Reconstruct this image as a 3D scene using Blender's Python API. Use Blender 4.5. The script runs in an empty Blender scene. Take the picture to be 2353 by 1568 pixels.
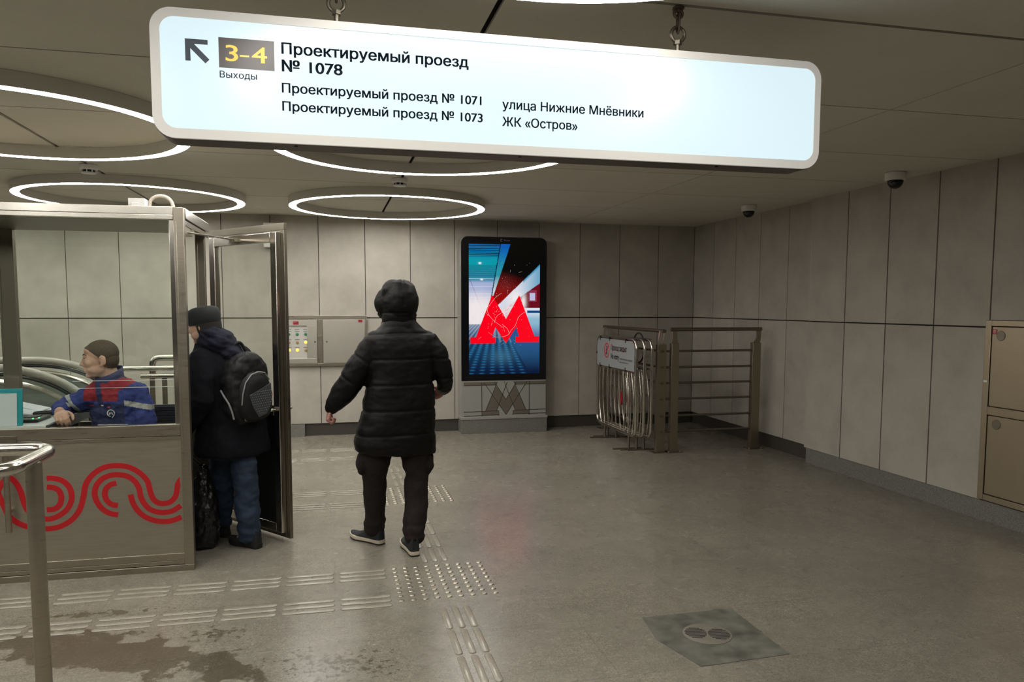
import bpy, bmesh, math, random
import numpy as np
from mathutils import Vector, Matrix, noise

random.seed(7)
S = bpy.context.scene
COL = S.collection

# ------------------------------------------------------------------ camera, world, exposure
cam_d = bpy.data.cameras.new('camera')
cam = bpy.data.objects.new('camera', cam_d)
COL.objects.link(cam)
S.camera = cam
PITCH, YAW, ROLL, FPX, CY = 0.08177, 0.23275, 0.00216, 1755.5, 848.0
fwd = Vector((math.sin(YAW), math.cos(YAW), 0)); rgt = Vector((math.cos(YAW), -math.sin(YAW), 0)); up = Vector((0, 0, 1))
f2 = fwd * math.cos(PITCH) - up * math.sin(PITCH); u2 = up * math.cos(PITCH) + fwd * math.sin(PITCH)
r3 = rgt * math.cos(ROLL) + u2 * math.sin(ROLL); u3 = u2 * math.cos(ROLL) - rgt * math.sin(ROLL)
mw = Matrix((r3, u3, -f2)).transposed().to_4x4()
mw.translation = (0, 0, 1.6)
cam.matrix_world = mw
cam_d.sensor_width = 36.0
cam_d.lens = FPX / 2353 * 36.0
cam_d.shift_y = (CY - 784) / 2353
cam_d.clip_start = 0.05

wd = bpy.data.worlds.new('world'); S.world = wd; wd.use_nodes = True
wd.node_tree.nodes['Background'].inputs[0].default_value = (0.9, 0.95, 1, 1)
wd.node_tree.nodes['Background'].inputs[1].default_value = 0.0
S.view_settings.view_transform = 'Standard'
S.view_settings.look = 'None'
S.view_settings.exposure = 0.0
S.view_settings.gamma = 1.0
S.view_settings.use_curve_mapping = False
RING_POWER = 35.0          # radiance of the lit face of every ceiling ring

# ------------------------------------------------------------------ materials
def new_mat(name):
    m = bpy.data.materials.new(name); m.use_nodes = True
    nt = m.node_tree
    return m, nt, nt.nodes['Principled BSDF']

def mat(name, col, rough=0.5, metal=0.0, spec=0.5, emit=None, es=0.0, coat=0.0, noise_amt=0.0, nscale=20, bump=0.0, bscale=200, stretch=None, rough_var=0.0):
    m, nt, p = new_mat(name)
    L = nt.links.new
    p.inputs['Base Color'].default_value = (*col, 1)
    p.inputs['Roughness'].default_value = rough
    p.inputs['Metallic'].default_value = metal
    p.inputs['Specular IOR Level'].default_value = spec
    p.inputs['Coat Weight'].default_value = coat
    if emit:
        p.inputs['Emission Color'].default_value = (*emit, 1); p.inputs['Emission Strength'].default_value = es
    if noise_amt or bump or rough_var:
        tc = nt.nodes.new('ShaderNodeTexCoord')
        mp = nt.nodes.new('ShaderNodeMapping'); L(tc.outputs['Object'], mp.inputs[0])
        if stretch: mp.inputs['Scale'].default_value = stretch
        n = nt.nodes.new('ShaderNodeTexNoise'); n.inputs['Scale'].default_value = nscale; n.inputs['Detail'].default_value = 5
        L(mp.outputs[0], n.inputs['Vector'])
        if noise_amt:
            mr = nt.nodes.new('ShaderNodeMapRange')
            mr.inputs['From Min'].default_value = 0.3; mr.inputs['From Max'].default_value = 0.7
            mr.inputs['To Min'].default_value = 1 - noise_amt; mr.inputs['To Max'].default_value = 1 + noise_amt
            L(n.outputs[0], mr.inputs[0])
            mx = nt.nodes.new('ShaderNodeVectorMath'); mx.operation = 'SCALE'
            mx.inputs[0].default_value = col; L(mr.outputs[0], mx.inputs['Scale'])
            L(mx.outputs[0], p.inputs['Base Color'])
        if rough_var:
            mr = nt.nodes.new('ShaderNodeMapRange')
            mr.inputs['From Min'].default_value = 0.3; mr.inputs['From Max'].default_value = 0.7
            mr.inputs['To Min'].default_value = rough - rough_var; mr.inputs['To Max'].default_value = rough + rough_var
            L(n.outputs[0], mr.inputs[0]); L(mr.outputs[0], p.inputs['Roughness'])
        if bump:
            n2 = nt.nodes.new('ShaderNodeTexNoise'); n2.inputs['Scale'].default_value = bscale; n2.inputs['Detail'].default_value = 3
            L(mp.outputs[0], n2.inputs['Vector'])
            b = nt.nodes.new('ShaderNodeBump'); b.inputs['Strength'].default_value = bump; b.inputs['Distance'].default_value = 0.01
            L(n2.outputs[0], b.inputs['Height']); L(b.outputs[0], p.inputs['Normal'])
    return m

def mat_panels(name, col, var, mottle=0.14):
    """fibre cement: every panel its own slight tone, soft mottling inside"""
    m, nt, p = new_mat(name); L = nt.links.new
    g = nt.nodes.new('ShaderNodeNewGeometry')
    tc = nt.nodes.new('ShaderNodeTexCoord')
    n = nt.nodes.new('ShaderNodeTexNoise'); n.inputs['Scale'].default_value = 3.2; n.inputs['Detail'].default_value = 8; n.inputs['Roughness'].default_value = 0.6
    n2 = nt.nodes.new('ShaderNodeTexNoise'); n2.inputs['Scale'].default_value = 90; n2.inputs['Detail'].default_value = 3
    L(tc.outputs['Object'], n.inputs['Vector']); L(tc.outputs['Object'], n2.inputs['Vector'])
    def rng(src, a, b):
        r = nt.nodes.new('ShaderNodeMapRange'); r.inputs['From Min'].default_value = 0.25; r.inputs['From Max'].default_value = 0.75
        r.inputs['To Min'].default_value = a; r.inputs['To Max'].default_value = b
        L(src, r.inputs[0]); return r.outputs[0]
    def mul(a, b):
        k = nt.nodes.new('ShaderNodeMath'); k.operation = 'MULTIPLY'; L(a, k.inputs[0]); L(b, k.inputs[1]); return k.outputs[0]
    f = mul(mul(rng(g.outputs['Random Per Island'], 1 - var, 1 + var), rng(n.outputs[0], 1 - mottle, 1 + mottle)), rng(n2.outputs[0], 0.97, 1.03))
    mx = nt.nodes.new('ShaderNodeVectorMath'); mx.operation = 'SCALE'; mx.inputs[0].default_value = col
    L(f, mx.inputs['Scale']); L(mx.outputs[0], p.inputs['Base Color'])
    p.inputs['Roughness'].default_value = 0.75; p.inputs['Specular IOR Level'].default_value = 0.25
    return m

def mat_glass(name, tint, refl=0.06, dens=0.0):
    m, nt, p = new_mat(name); L = nt.links.new
    nt.nodes.remove(p)
    out = nt.nodes['Material Output']
    tr = nt.nodes.new('ShaderNodeBsdfTransparent'); tr.inputs[0].default_value = (*tint, 1)
    gl = nt.nodes.new('ShaderNodeBsdfGlossy'); gl.inputs['Roughness'].default_value = 0.03; gl.inputs[0].default_value = (0.95, 1, 0.98, 1)
    fr = nt.nodes.new('ShaderNodeFresnel')
    ge = nt.nodes.new('ShaderNodeNewGeometry'); mr = nt.nodes.new('ShaderNodeMapRange')     # same reflectance on both faces of the pane
    mr.inputs['To Min'].default_value = 1.45; mr.inputs['To Max'].default_value = 1 / 1.45
    L(ge.outputs['Backfacing'], mr.inputs[0]); L(mr.outputs[0], fr.inputs[0])
    mix = nt.nodes.new('ShaderNodeMixShader')
    L(fr.outputs[0], mix.inputs[0]); L(tr.outputs[0], mix.inputs[1]); L(gl.outputs[0], mix.inputs[2])
    L(mix.outputs[0], out.inputs[0])
    return m

def mat_floor():
    m, nt, p = new_mat('granite_floor'); L = nt.links.new
    g = nt.nodes.new('ShaderNodeNewGeometry')
    N = lambda sc, d=4: nt.nodes.new('ShaderNodeTexNoise')
    def noise_node(scale, detail, rough=0.5, vec=None):
        n = nt.nodes.new('ShaderNodeTexNoise'); n.inputs['Scale'].default_value = scale; n.inputs['Detail'].default_value = detail
        n.inputs['Roughness'].default_value = rough
        L(vec or g.outputs['Position'], n.inputs['Vector']); return n.outputs[0]
    def rng(src, a, b, lo=0.25, hi=0.75):
        r = nt.nodes.new('ShaderNodeMapRange'); r.inputs['From Min'].default_value = lo; r.inputs['From Max'].default_value = hi
        r.inputs['To Min'].default_value = a; r.inputs['To Max'].default_value = b
        L(src, r.inputs[0]); return r.outputs[0]
    def mth(op, a, b):
        k = nt.nodes.new('ShaderNodeMath'); k.operation = op
        for i, v in enumerate((a, b)):
            if isinstance(v, (int, float)): k.inputs[i].default_value = v
            else: L(v, k.inputs[i])
        return k.outputs[0]
    speck = rng(noise_node(110, 4, 0.75), 0.58, 1.42, 0.3, 0.7)
    mid = rng(noise_node(40, 5, 0.7), 0.80, 1.20, 0.3, 0.7)
    big = rng(noise_node(1.3, 6, 0.65), 0.84, 1.16)
    mid2 = rng(noise_node(11, 6, 0.72), 0.86, 1.14, 0.3, 0.7)
    br = nt.nodes.new('ShaderNodeTexBrick'); br.offset = 0.5
    br.inputs['Color1'].default_value = (1, 1, 1, 1); br.inputs['Color2'].default_value = (0.93, 0.93, 0.93, 1); br.inputs['Mortar'].default_value = (0.80, 0.80, 0.80, 1)
    br.inputs['Scale'].default_value = 1.0; br.inputs['Mortar Size'].default_value = 0.003; br.inputs['Brick Width'].default_value = 1.2; br.inputs['Row Height'].default_value = 0.6
    L(g.outputs['Position'], br.inputs['Vector'])
    sep = nt.nodes.new('ShaderNodeSeparateColor'); L(br.outputs[0], sep.inputs[0])
    f = mth('MULTIPLY', mth('MULTIPLY', mth('MULTIPLY', speck, mid2), mid), mth('MULTIPLY', big, sep.outputs[0]))
    base = nt.nodes.new('ShaderNodeVectorMath'); base.operation = 'SCALE'; base.inputs[0].default_value = FLOOR_COL
    L(f, base.inputs['Scale'])
    # tracked-in wet dirt: a stain lying across the floor by the handrail
    def stain(cx, cy, ang, lx, ly, nsc, warp, th):
        mp = nt.nodes.new('ShaderNodeMapping'); mp.vector_type = 'TEXTURE'
        mp.inputs['Location'].default_value = (cx, cy, 0); mp.inputs['Rotation'].default_value = (0, 0, ang); mp.inputs['Scale'].default_value = (lx, ly, 1)
        L(g.outputs['Position'], mp.inputs[0])
        ln = nt.nodes.new('ShaderNodeVectorMath'); ln.operation = 'LENGTH'; L(mp.outputs[0], ln.inputs[0])
        n = noise_node(nsc, 8, 0.62)
        v = mth('ADD', ln.outputs['Value'], mth('MULTIPLY', mth('SUBTRACT', n, 0.5), warp))
        return rng(v, 1.0, 0.0, th - 0.06, th + 0.06)
    s1 = stain(-0.98, 3.72, -0.45, 0.95, 0.24, 5.5, 2.6, 0.72)
    s2 = stain(0.0, 3.40, -0.3, 0.55, 0.30, 30, 4.6, 0.10)
    s3 = stain(-1.2, 4.25, -0.05, 0.6, 0.08, 16, 3.8, 0.30)
    s4 = stain(-0.55, 3.86, -0.2, 0.25, 0.16, 26, 4.2, 0.18)
    smax = mth('MAXIMUM', mth('MAXIMUM', s1, s2), mth('MAXIMUM', s3, s4))
    mix = nt.nodes.new('ShaderNodeMix'); mix.data_type = 'RGBA'
    dirt = nt.nodes.new('ShaderNodeVectorMath'); dirt.operation = 'MULTIPLY'; dirt.inputs[1].default_value = (0.40, 0.36, 0.29)
    L(base.outputs[0], dirt.inputs[0])
    L(mth('MULTIPLY', smax, 0.9), mix.inputs['Factor']); L(base.outputs[0], mix.inputs['A']); L(dirt.outputs[0], mix.inputs['B'])
    L(mix.outputs['Result'], p.inputs['Base Color'])
    L(rng(noise_node(3.0, 4), 0.22, 0.32), p.inputs['Roughness'])
    p.inputs['Specular IOR Level'].default_value = 0.42
    b = nt.nodes.new('ShaderNodeBump'); b.inputs['Strength'].default_value = 0.05; b.inputs['Distance'].default_value = 0.005
    L(noise_node(60, 3), b.inputs['Height']); L(b.outputs[0], p.inputs['Normal'])
    return m

FLOOR_COL = (0.228, 0.209, 0.168)
WALL_COL = (0.408, 0.380, 0.327)
CEIL_COL = (0.62, 0.595, 0.51)
MT = {}
MT['floor'] = mat_floor()
MT['wall'] = mat_panels('fibre_cement_panel', WALL_COL, 0.045)
MT['ceil'] = mat_panels('ceiling_panel', CEIL_COL, 0.02, 0.03)
MT['low_bounce'] = mat('low_bounce_wall', (0.09, 0.085, 0.075), 0.9)  # unseen hall walls, coloured dark to cut the bounced light
MT['gap'] = mat('dark_joint', (0.06, 0.052, 0.042), 0.9)
MT['plinth_shade'] = mat('shade_toned_plinth', (0.050, 0.044, 0.036), 0.7, noise_amt=0.3, nscale=120)  # granite plinth with the shade of its recess put into the colour
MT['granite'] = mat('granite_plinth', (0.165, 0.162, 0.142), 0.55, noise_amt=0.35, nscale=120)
MT['steel'] = mat('brushed_steel', (0.41, 0.37, 0.30), 0.33, 0.95, rough_var=0.06, noise_amt=0.05, nscale=8, stretch=(1, 1, 14))
MT['steel_r'] = mat('brown_toned_steel', (0.33, 0.285, 0.215), 0.38, 0.9, rough_var=0.05, nscale=8, stretch=(1, 1, 10))
MT['steel_h'] = mat('brushed_steel_sheet', (0.40, 0.365, 0.29), 0.36, 0.75, rough_var=0.06, noise_amt=0.06, nscale=6, stretch=(1, 1, 16))
MT['steel_b'] = mat('bright_steel', (0.58, 0.55, 0.49), 0.2, 1.0)
MT['steel_d'] = mat('dull_steel', (0.235, 0.21, 0.165), 0.42, 1.0)
MT['cab'] = mat('cabinet_steel', (0.60, 0.57, 0.50), 0.42, 1.0)
MT['cab_w'] = mat('warm_cabinet_steel', (0.395, 0.335, 0.245), 0.40, 1.0)
MT['glass'] = mat_glass('window_glass', (0.955, 0.975, 0.955))
MT['glassedge'] = mat('glass_edge', (0.50, 0.53, 0.51), 0.2)
MT['white'] = mat('white_plastic', (0.72, 0.71, 0.68), 0.45)
MT['black'] = mat('black_plastic', (0.010, 0.010, 0.010), 0.35)
MT['blackmat'] = mat('matt_black', (0.015, 0.015, 0.015), 0.8)
MT['red'] = mat('red_film', (0.50, 0.008, 0.014), 0.4)
MT['redp'] = mat('red_plastic', (0.34, 0.012, 0.018), 0.4)
MT['ringside'] = mat('ring_housing', (0.58, 0.56, 0.50), 0.6)
MT['led'] = mat('led_diffuser', (0.9, 0.9, 0.9), 0.5, emit=(1.0, 0.97, 0.92), es=RING_POWER)
MT['sign_lit'] = mat('sign_diffuser', (0.10, 0.11, 0.115), 0.25, emit=(0.70, 0.88, 0.94), es=0.95)
MT['sign_edge'] = mat('sign_edge', (0.40, 0.385, 0.35), 0.4, emit=(1, 0.97, 0.9), es=0.22)
MT['sign_case'] = mat('sign_case', (0.075, 0.06, 0.045), 0.45)
MT['sign_dark'] = mat('sign_ink', (0.030, 0.040, 0.055), 0.5, emit=(0.35, 0.55, 0.75), es=0.02)
MT['sign_brown'] = mat('sign_brown', (0.05, 0.042, 0.038), 0.3, emit=(0.5, 0.42, 0.38), es=0.035)
MT['sign_yel'] = mat('sign_yellow', (0.75, 0.52, 0.10), 0.4, emit=(1, 0.75, 0.22), es=0.45)
MT['skin'] = mat('skin', (0.56, 0.34, 0.25), 0.5, noise_amt=0.06, nscale=30)
MT['skin_r'] = mat('cold_red_skin', (0.48, 0.24, 0.19), 0.5, noise_amt=0.08, nscale=40)
MT['down'] = mat('black_quilted_nylon', (0.0055, 0.0052, 0.0048), 0.55, spec=0.17, noise_amt=0.1, nscale=30)
MT['trousers'] = mat('dark_brown_twill', (0.024, 0.019, 0.0175), 0.9, spec=0.15, noise_amt=0.15, nscale=60)
MT['coat'] = mat('navy_wool', (0.0055, 0.006, 0.009), 0.9, spec=0.2, noise_amt=0.15, nscale=60)
MT['hoodie'] = mat('navy_cotton', (0.016, 0.017, 0.030), 0.85, spec=0.2, noise_amt=0.15, nscale=60)
MT['jeans'] = mat('blue_denim', (0.018, 0.035, 0.068), 0.8, noise_amt=0.25, nscale=25)
MT['cap'] = mat('black_knit', (0.014, 0.016, 0.018), 0.8)
MT['rubber'] = mat('black_rubber', (0.012, 0.012, 0.012), 0.6)
MT['cream'] = mat('cream_foam', (0.62, 0.55, 0.42), 0.6)
MT['pack'] = mat('black_nylon', (0.007, 0.007, 0.008), 0.6, spec=0.35)
MT['packgrey'] = mat('grey_piping', (0.22, 0.22, 0.22), 0.5)
MT['mesh'] = mat('grey_mesh_panel', (0.05, 0.055, 0.06), 0.6)
MT['bag'] = mat('black_polythene', (0.012, 0.012, 0.013), 0.22, bump=0.6, bscale=18)
MT['uni'] = mat('royal_blue_workwear', (0.028, 0.045, 0.20), 0.8, noise_amt=0.12, nscale=50)
MT['uni_d'] = mat('navy_workwear', (0.022, 0.030, 0.10), 0.8, noise_amt=0.12, nscale=50)
MT['uni_r'] = mat('red_workwear', (0.27, 0.016, 0.028), 0.8, noise_amt=0.12, nscale=50)
MT['refl'] = mat('reflective_tape', (0.42, 0.42, 0.40), 0.45)
MT['hair'] = mat('cropped_brown_hair', (0.088, 0.066, 0.046), 0.85, noise_amt=0.2, nscale=150)
MT['hair_d'] = mat('dark_hair', (0.02, 0.016, 0.013), 0.8)
MT['brow'] = mat('brown_eyebrow', (0.05, 0.033, 0.022), 0.8)
MT['eye'] = mat('eye', (0.05, 0.04, 0.035), 0.3)
MT['teal'] = mat('teal_plastic', (0.02, 0.30, 0.34), 0.35)
MT['paper'] = mat('paper', (0.62, 0.66, 0.68), 0.8)
MT['desk'] = mat('pale_laminate', (0.62, 0.65, 0.64), 0.4)
MT['desk_e'] = mat('dark_edge', (0.05, 0.055, 0.065), 0.5)
MT['navyplastic'] = mat('navy_plastic', (0.014, 0.018, 0.035), 0.5)
MT['tactile'] = mat('tactile_stone', (0.300, 0.275, 0.222), 0.22, 0.0, spec=0.7, noise_amt=0.08, nscale=90)
MT['stud'] = mat('stud_steel', (0.50, 0.46, 0.38), 0.38, 1.0)
MT['kiosk'] = mat('kiosk_grey', (0.30, 0.29, 0.265), 0.45)
MT['kiosk_p'] = mat('kiosk_panel', (0.29, 0.295, 0.265), 0.4)
MT['kiosk_m'] = mat('kiosk_brown', (0.135, 0.115, 0.09), 0.4)
MT['kiosk_l'] = mat('kiosk_line', (0.05, 0.045, 0.035), 0.5)
MT['bezel'] = mat('glossy_black_bezel', (0.006, 0.006, 0.007), 0.12)
MT['drain'] = mat('wet_grey_stone', (0.135, 0.134, 0.110), 0.35, noise_amt=0.45, nscale=9)
MT['drain_c'] = mat('worn_drain_cover', (0.24, 0.22, 0.18), 0.4, 0.25)
MT['led_g'] = mat('green_lamp', (0.01, 0.22, 0.10), 0.3)
MT['led_a'] = mat('amber_lamp', (0.35, 0.24, 0.06), 0.3)
MT['led_on'] = mat('lit_amber_lamp', (0.9, 0.5, 0.05), 0.3, emit=(1, 0.55, 0.06), es=2.2)
MT['led_gr'] = mat('lit_green_lamp', (0.1, 0.9, 0.3), 0.3, emit=(0.05, 1, 0.25), es=2.0)
MT['panelgrey'] = mat('panel_grey', (0.48, 0.47, 0.43), 0.5)
MT['ink'] = mat('grey_print', (0.12, 0.12, 0.11), 0.6)
MT['blackprint'] = mat('black_print', (0.02, 0.02, 0.02), 0.6)
MT['redprint'] = mat('red_print', (0.55, 0.03, 0.05), 0.6)
MT['whiteprint'] = mat('white_print', (0.75, 0.75, 0.75), 0.6)
MT['board'] = mat('white_board', (0.27, 0.29, 0.29), 0.5)
MT['esc_rail'] = mat('grey_handrail', (0.30, 0.28, 0.24), 0.35, spec=0.6)
MT['escal'] = mat('escalator_glass', (0.16, 0.175, 0.15), 0.25)

# ------------------------------------------------------------------ mesh helpers
def V(*a): return Vector(a)

class MB:
    def __init__(s): s.v = []; s.f = []
    def add(s, vs, fs):
        o = len(s.v); s.v += [tuple(v) for v in vs]; s.f += [tuple(i + o for i in f) for f in fs]; return s
    def box(s, x0, x1, y0, y1, z0, z1, M=None):
        vs = [Vector((x, y, z)) for z in (z0, z1) for y in (y0, y1) for x in (x0, x1)]
        if M: vs = [M @ v for v in vs]
        return s.add(vs, [(0, 2, 3, 1), (4, 5, 7, 6), (0, 1, 5, 4), (2, 6, 7, 3), (0, 4, 6, 2), (1, 3, 7, 5)])
    def prism(s, poly, axis, a, b):
        """poly of 2d points extruded along axis ('x','y','z') from a to b"""
        def P(p, d):
            return {'y': (p[0], d, p[1]), 'x': (d, p[0], p[1]), 'z': (p[0], p[1], d)}[axis]
        n = len(poly)
        vs = [P(p, a) for p in poly] + [P(p, b) for p in poly]
        fs = [tuple(range(n)), tuple(range(2 * n - 1, n - 1, -1))] + [(i, i + n, (i + 1) % n + n, (i + 1) % n) for i in range(n)]
        return s.add(vs, fs)
    def tube(s, pts, r, n=12, closed=False, caps=True):
        pts = [Vector(p) for p in pts]; m = len(pts)
        rr = r if isinstance(r, (list, tuple)) else [r] * m
        rings = []; nrm = None
        for i in range(m):
            if closed: t = pts[(i + 1) % m] - pts[i - 1]
            else: t = pts[min(i + 1, m - 1)] - pts[max(i - 1, 0)]
            t.normalize()
            if nrm is None:
                a = Vector((0, 0, 1)) if abs(t.z) < 0.9 else Vector((1, 0, 0)); nrm = t.cross(a).normalized()
            nrm = (nrm - t * nrm.dot(t)).normalized(); b = t.cross(nrm)
            rings.append([pts[i] + (nrm * math.cos(2 * math.pi * k / n) + b * math.sin(2 * math.pi * k / n)) * rr[i] for k in range(n)])
        vs = [v for rg in rings for v in rg]; fs = []
        for i in range(m if closed else m - 1):
            j = (i + 1) % m
            for k in range(n): fs.append((i * n + k, i * n + (k + 1) % n, j * n + (k + 1) % n, j * n + k))
        if not closed and caps: fs += [tuple(range(n - 1, -1, -1)), tuple(range((m - 1) * n, m * n))]
        return s.add(vs, fs)
    def cyl(s, p0, p1, r, n=24, r1=None): return s.tube([p0, p1], [r, r if r1 is None else r1], n)
    def rings(s, rs, cap=True):
        n = len(rs[0]); vs = [v for r in rs for v in r]; fs = []
        for i in range(len(rs) - 1):
            for k in range(n): fs.append((i * n + k, i * n + (k + 1) % n, (i + 1) * n + (k + 1) % n, (i + 1) * n + k))
        if cap: fs += [tuple(range(n - 1, -1, -1)), tuple(range((len(rs) - 1) * n, len(rs) * n))]
        return s.add(vs, fs)
    def lathe(s, prof, c, n=32):
        return s.rings([[Vector((c[0] + r * math.cos(2 * math.pi * k / n), c[1] + r * math.sin(2 * math.pi * k / n), c[2] + z)) for k in range(n)] for r, z in prof])
    def ball(s, c, r, M=None, nu=16, nv=10):
        c = Vector(c); r = r if isinstance(r, (list, tuple)) else (r, r, r)
        rs = []
        for j in range(nv + 1):
            a = math.pi * (j + 0.02) / (nv + 0.04) - math.pi / 2
            rs.append([c + ((M if M else Matrix.Identity(3)) @ Vector((r[0] * math.cos(a) * math.cos(2 * math.pi * k / nu), r[1] * math.cos(a) * math.sin(2 * math.pi * k / nu), r[2] * math.sin(a)))) for k in range(nu)])
        return s.rings(rs)
    def limb(s, pts, rad, n=16):
        """tapered limb with round ends"""
        pts = [Vector(p) for p in pts]
        P, Rr = [], []
        d = (pts[0] - pts[1]).normalized()
        for a in (80, 50, 25): P.append(pts[0] + d * rad[0] * math.sin(math.radians(a))); Rr.append(rad[0] * math.cos(math.radians(a)))
        P += pts; Rr += rad
        d = (pts[-1] - pts[-2]).normalized()
        for a in (25, 50, 80): P.append(pts[-1] + d * rad[-1] * math.sin(math.radians(a))); Rr.append(rad[-1] * math.cos(math.radians(a)))
        return s.tube(P, Rr, n)
    def mesh(s, name, smooth=True, ang=35):
        me = bpy.data.meshes.new(name)
        me.from_pydata(s.v, [], s.f)
        bm = bmesh.new(); bm.from_mesh(me); bmesh.ops.recalc_face_normals(bm, faces=bm.faces); bm.to_mesh(me); bm.free()
        if smooth:
            me.polygons.foreach_set('use_smooth', [True] * len(me.polygons))
            me.set_sharp_from_angle(angle=math.radians(ang))
        me.update(); return me
    def build(s, name, m, parent=None, bevel=0.0, smooth=True, ang=35, seg=2):
        me = s.mesh(name, smooth, ang)
        return link(name, me, m, parent, bevel, seg)

def link(name, me, m, parent=None, bevel=0.0, seg=2):
    for k in (m if isinstance(m, (list, tuple)) else [m]): me.materials.append(k)
    o = bpy.data.objects.new(name, me); COL.objects.link(o)
    if parent is not None:
        o.parent = parent; o.matrix_parent_inverse = parent_inv(parent)
    if bevel:
        b = o.modifiers.new('bevel', 'BEVEL'); b.width = bevel; b.segments = seg; b.limit_method = 'ANGLE'; b.angle_limit = math.radians(40); b.harden_normals = False
    return o

def world_of(o):
    M = Matrix.LocRotScale(o.location, o.rotation_euler, o.scale)
    return (world_of(o.parent) @ o.matrix_parent_inverse @ M) if o.parent else M
def parent_inv(p): return world_of(p).inverted()

def tag(o, label, cat, group=None):
    o['label'] = label; o['category'] = cat
    if group: o['group'] = group
    return o
def thing(name, label, cat, loc, group=None):
    o = bpy.data.objects.new(name, None); COL.objects.link(o); o.location = loc; o.empty_display_size = 0.1
    return tag(o, label, cat, group)
def struct(o): o['kind'] = 'structure'; return o

def copy_tree(src, loc=None, parent=None):
    c = src.copy(); COL.objects.link(c)
    if parent is not None:
        k = src.matrix_parent_inverse.copy(); c.parent = parent; c.matrix_parent_inverse = k
    if loc is not None: c.location = loc
    for ch in list(src.children): copy_tree(ch, None, c)
    return c

def fillet(pts, r, n=5):
    pts = [Vector(p) for p in pts]; out = [pts[0]]
    for i in range(1, len(pts) - 1):
        a, b, c = pts[i - 1], pts[i], pts[i + 1]
        d = min(r, (a - b).length * 0.49, (c - b).length * 0.49)
        p, q = b + (a - b).normalized() * d, b + (c - b).normalized() * d
        for k in range(n + 1):
            t = k / n; out.append((1 - t) ** 2 * p + 2 * t * (1 - t) * b + t * t * q)
    return out + [pts[-1]]

def rrect(x0, x1, z0, z1, r, n=8):
    out = []
    for cx, cz, a0 in ((x1 - r, z1 - r, 0), (x0 + r, z1 - r, 90), (x0 + r, z0 + r, 180), (x1 - r, z0 + r, 270)):
        for k in range(n + 1):
            a = math.radians(a0 + 90 * k / n); out.append((cx + r * math.cos(a), cz + r * math.sin(a)))
    return out

def frame_prism(mb, outer, inner, axis, a, b):
    """flat ring between two outlines with the same count, extruded"""
    def P(p, d): return {'y': (p[0], d, p[1]), 'x': (d, p[0], p[1]), 'z': (p[0], p[1], d)}[axis]
    n = len(outer)
    vs = [P(p, a) for p in outer] + [P(p, a) for p in inner] + [P(p, b) for p in outer] + [P(p, b) for p in inner]
    fs = []
    for i in range(n):
        j = (i + 1) % n
        fs += [(i, j, n + j, n + i), (2 * n + i, 3 * n + i, 3 * n + j, 2 * n + j), (i, 2 * n + i, 2 * n + j, j), (n + i, n + j, 3 * n + j, 3 * n + i)]
    return mb.add(vs, fs)

def spline(pts, k=6):
    P = [Vector((p[0], p[1])) for p in pts]; out = []
    for i in range(len(P) - 1):
        p0, p1, p2, p3 = P[max(i - 1, 0)], P[i], P[i + 1], P[min(i + 2, len(P) - 1)]
        for j in range(k):
            t = j / k
            out.append(0.5 * ((2 * p1) + (p2 - p0) * t + (2 * p0 - 5 * p1 + 4 * p2 - p3) * t * t + (3 * p1 - p0 - 3 * p2 + p3) * t ** 3))
    return out + [P[-1]]

def ribbon(mb, pts, w, axis, a, b, taper=False):
    """flat band of width w along a 2d polyline, with thickness a..b along axis"""
    n = len(pts); L, R_ = [], []
    for i in range(n):
        t = (pts[min(i + 1, n - 1)] - pts[max(i - 1, 0)]).normalized(); nn = Vector((-t.y, t.x))
        ww = w * (min(1, (n - 1 - i) / 8) if taper else 1)
        L.append(pts[i] + nn * ww / 2); R_.append(pts[i] - nn * ww / 2)
    return mb.prism([tuple(p) for p in L] + [tuple(p) for p in reversed(R_)], axis, a, b) if False else _rib(mb, L, R_, axis, a, b)
def _rib(mb, L, R_, axis, a, b):
    def P(p, d): return {'y': (p[0], d, p[1]), 'x': (d, p[0], p[1]), 'z': (p[0], p[1], d)}[axis]
    n = len(L); vs = [P(p, a) for p in L] + [P(p, a) for p in R_] + [P(p, b) for p in L] + [P(p, b) for p in R_]; fs = []
    for i in range(n - 1):
        j = i + 1
        fs += [(i, j, n + j, n + i), (2 * n + i, 3 * n + i, 3 * n + j, 2 * n + j), (i, 2 * n + i, 2 * n + j, j), (n + i, n + j, 3 * n + j, 3 * n + i)]
    fs += [(0, n, 3 * n, 2 * n), (n - 1, 3 * n - 1, 4 * n - 1, 2 * n - 1)]
    return mb.add(vs, fs)

def glyph_shapes(body):
    """outlines of a line of type: list of (outer, [holes]); every stroke of an overlapping glyph is filled on its own"""
    cu = bpy.data.curves.new('lettering', 'FONT'); cu.body = body; cu.size = 1.0
    o = bpy.data.objects.new('lettering', cu); COL.objects.link(o)
    dg = bpy.context.evaluated_depsgraph_get(); oe = o.evaluated_get(dg); cv = oe.to_curve(dg, apply_modifiers=False)
    loops = []
    for sp in cv.splines:
        bp = sp.bezier_points; n = len(bp); pts = []
        for i in range(n):
            p, q = bp[i], bp[(i + 1) % n]
            a, b, c, d = p.co.xy, p.handle_right.xy, q.handle_left.xy, q.co.xy
            straight = abs((b - a).cross(d - a)) < 1e-6 and abs((c - a).cross(d - a)) < 1e-6
            for k in range(1 if straight else 5):
                t = k / (1 if straight else 5); u = 1 - t
                pts.append(a * u ** 3 + b * 3 * u * u * t + c * 3 * u * t * t + d * t ** 3)
        cl = [p for i, p in enumerate(pts) if (p - pts[i - 1]).length > 1e-6]
        if len(cl) > 2:
            ar = sum(cl[i - 1].cross(cl[i]) for i in range(len(cl))) / 2
            loops.append((cl, ar))
    oe.to_curve_clear(); bpy.data.objects.remove(o); bpy.data.curves.remove(cu)
    return loops
CAP = None
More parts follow.
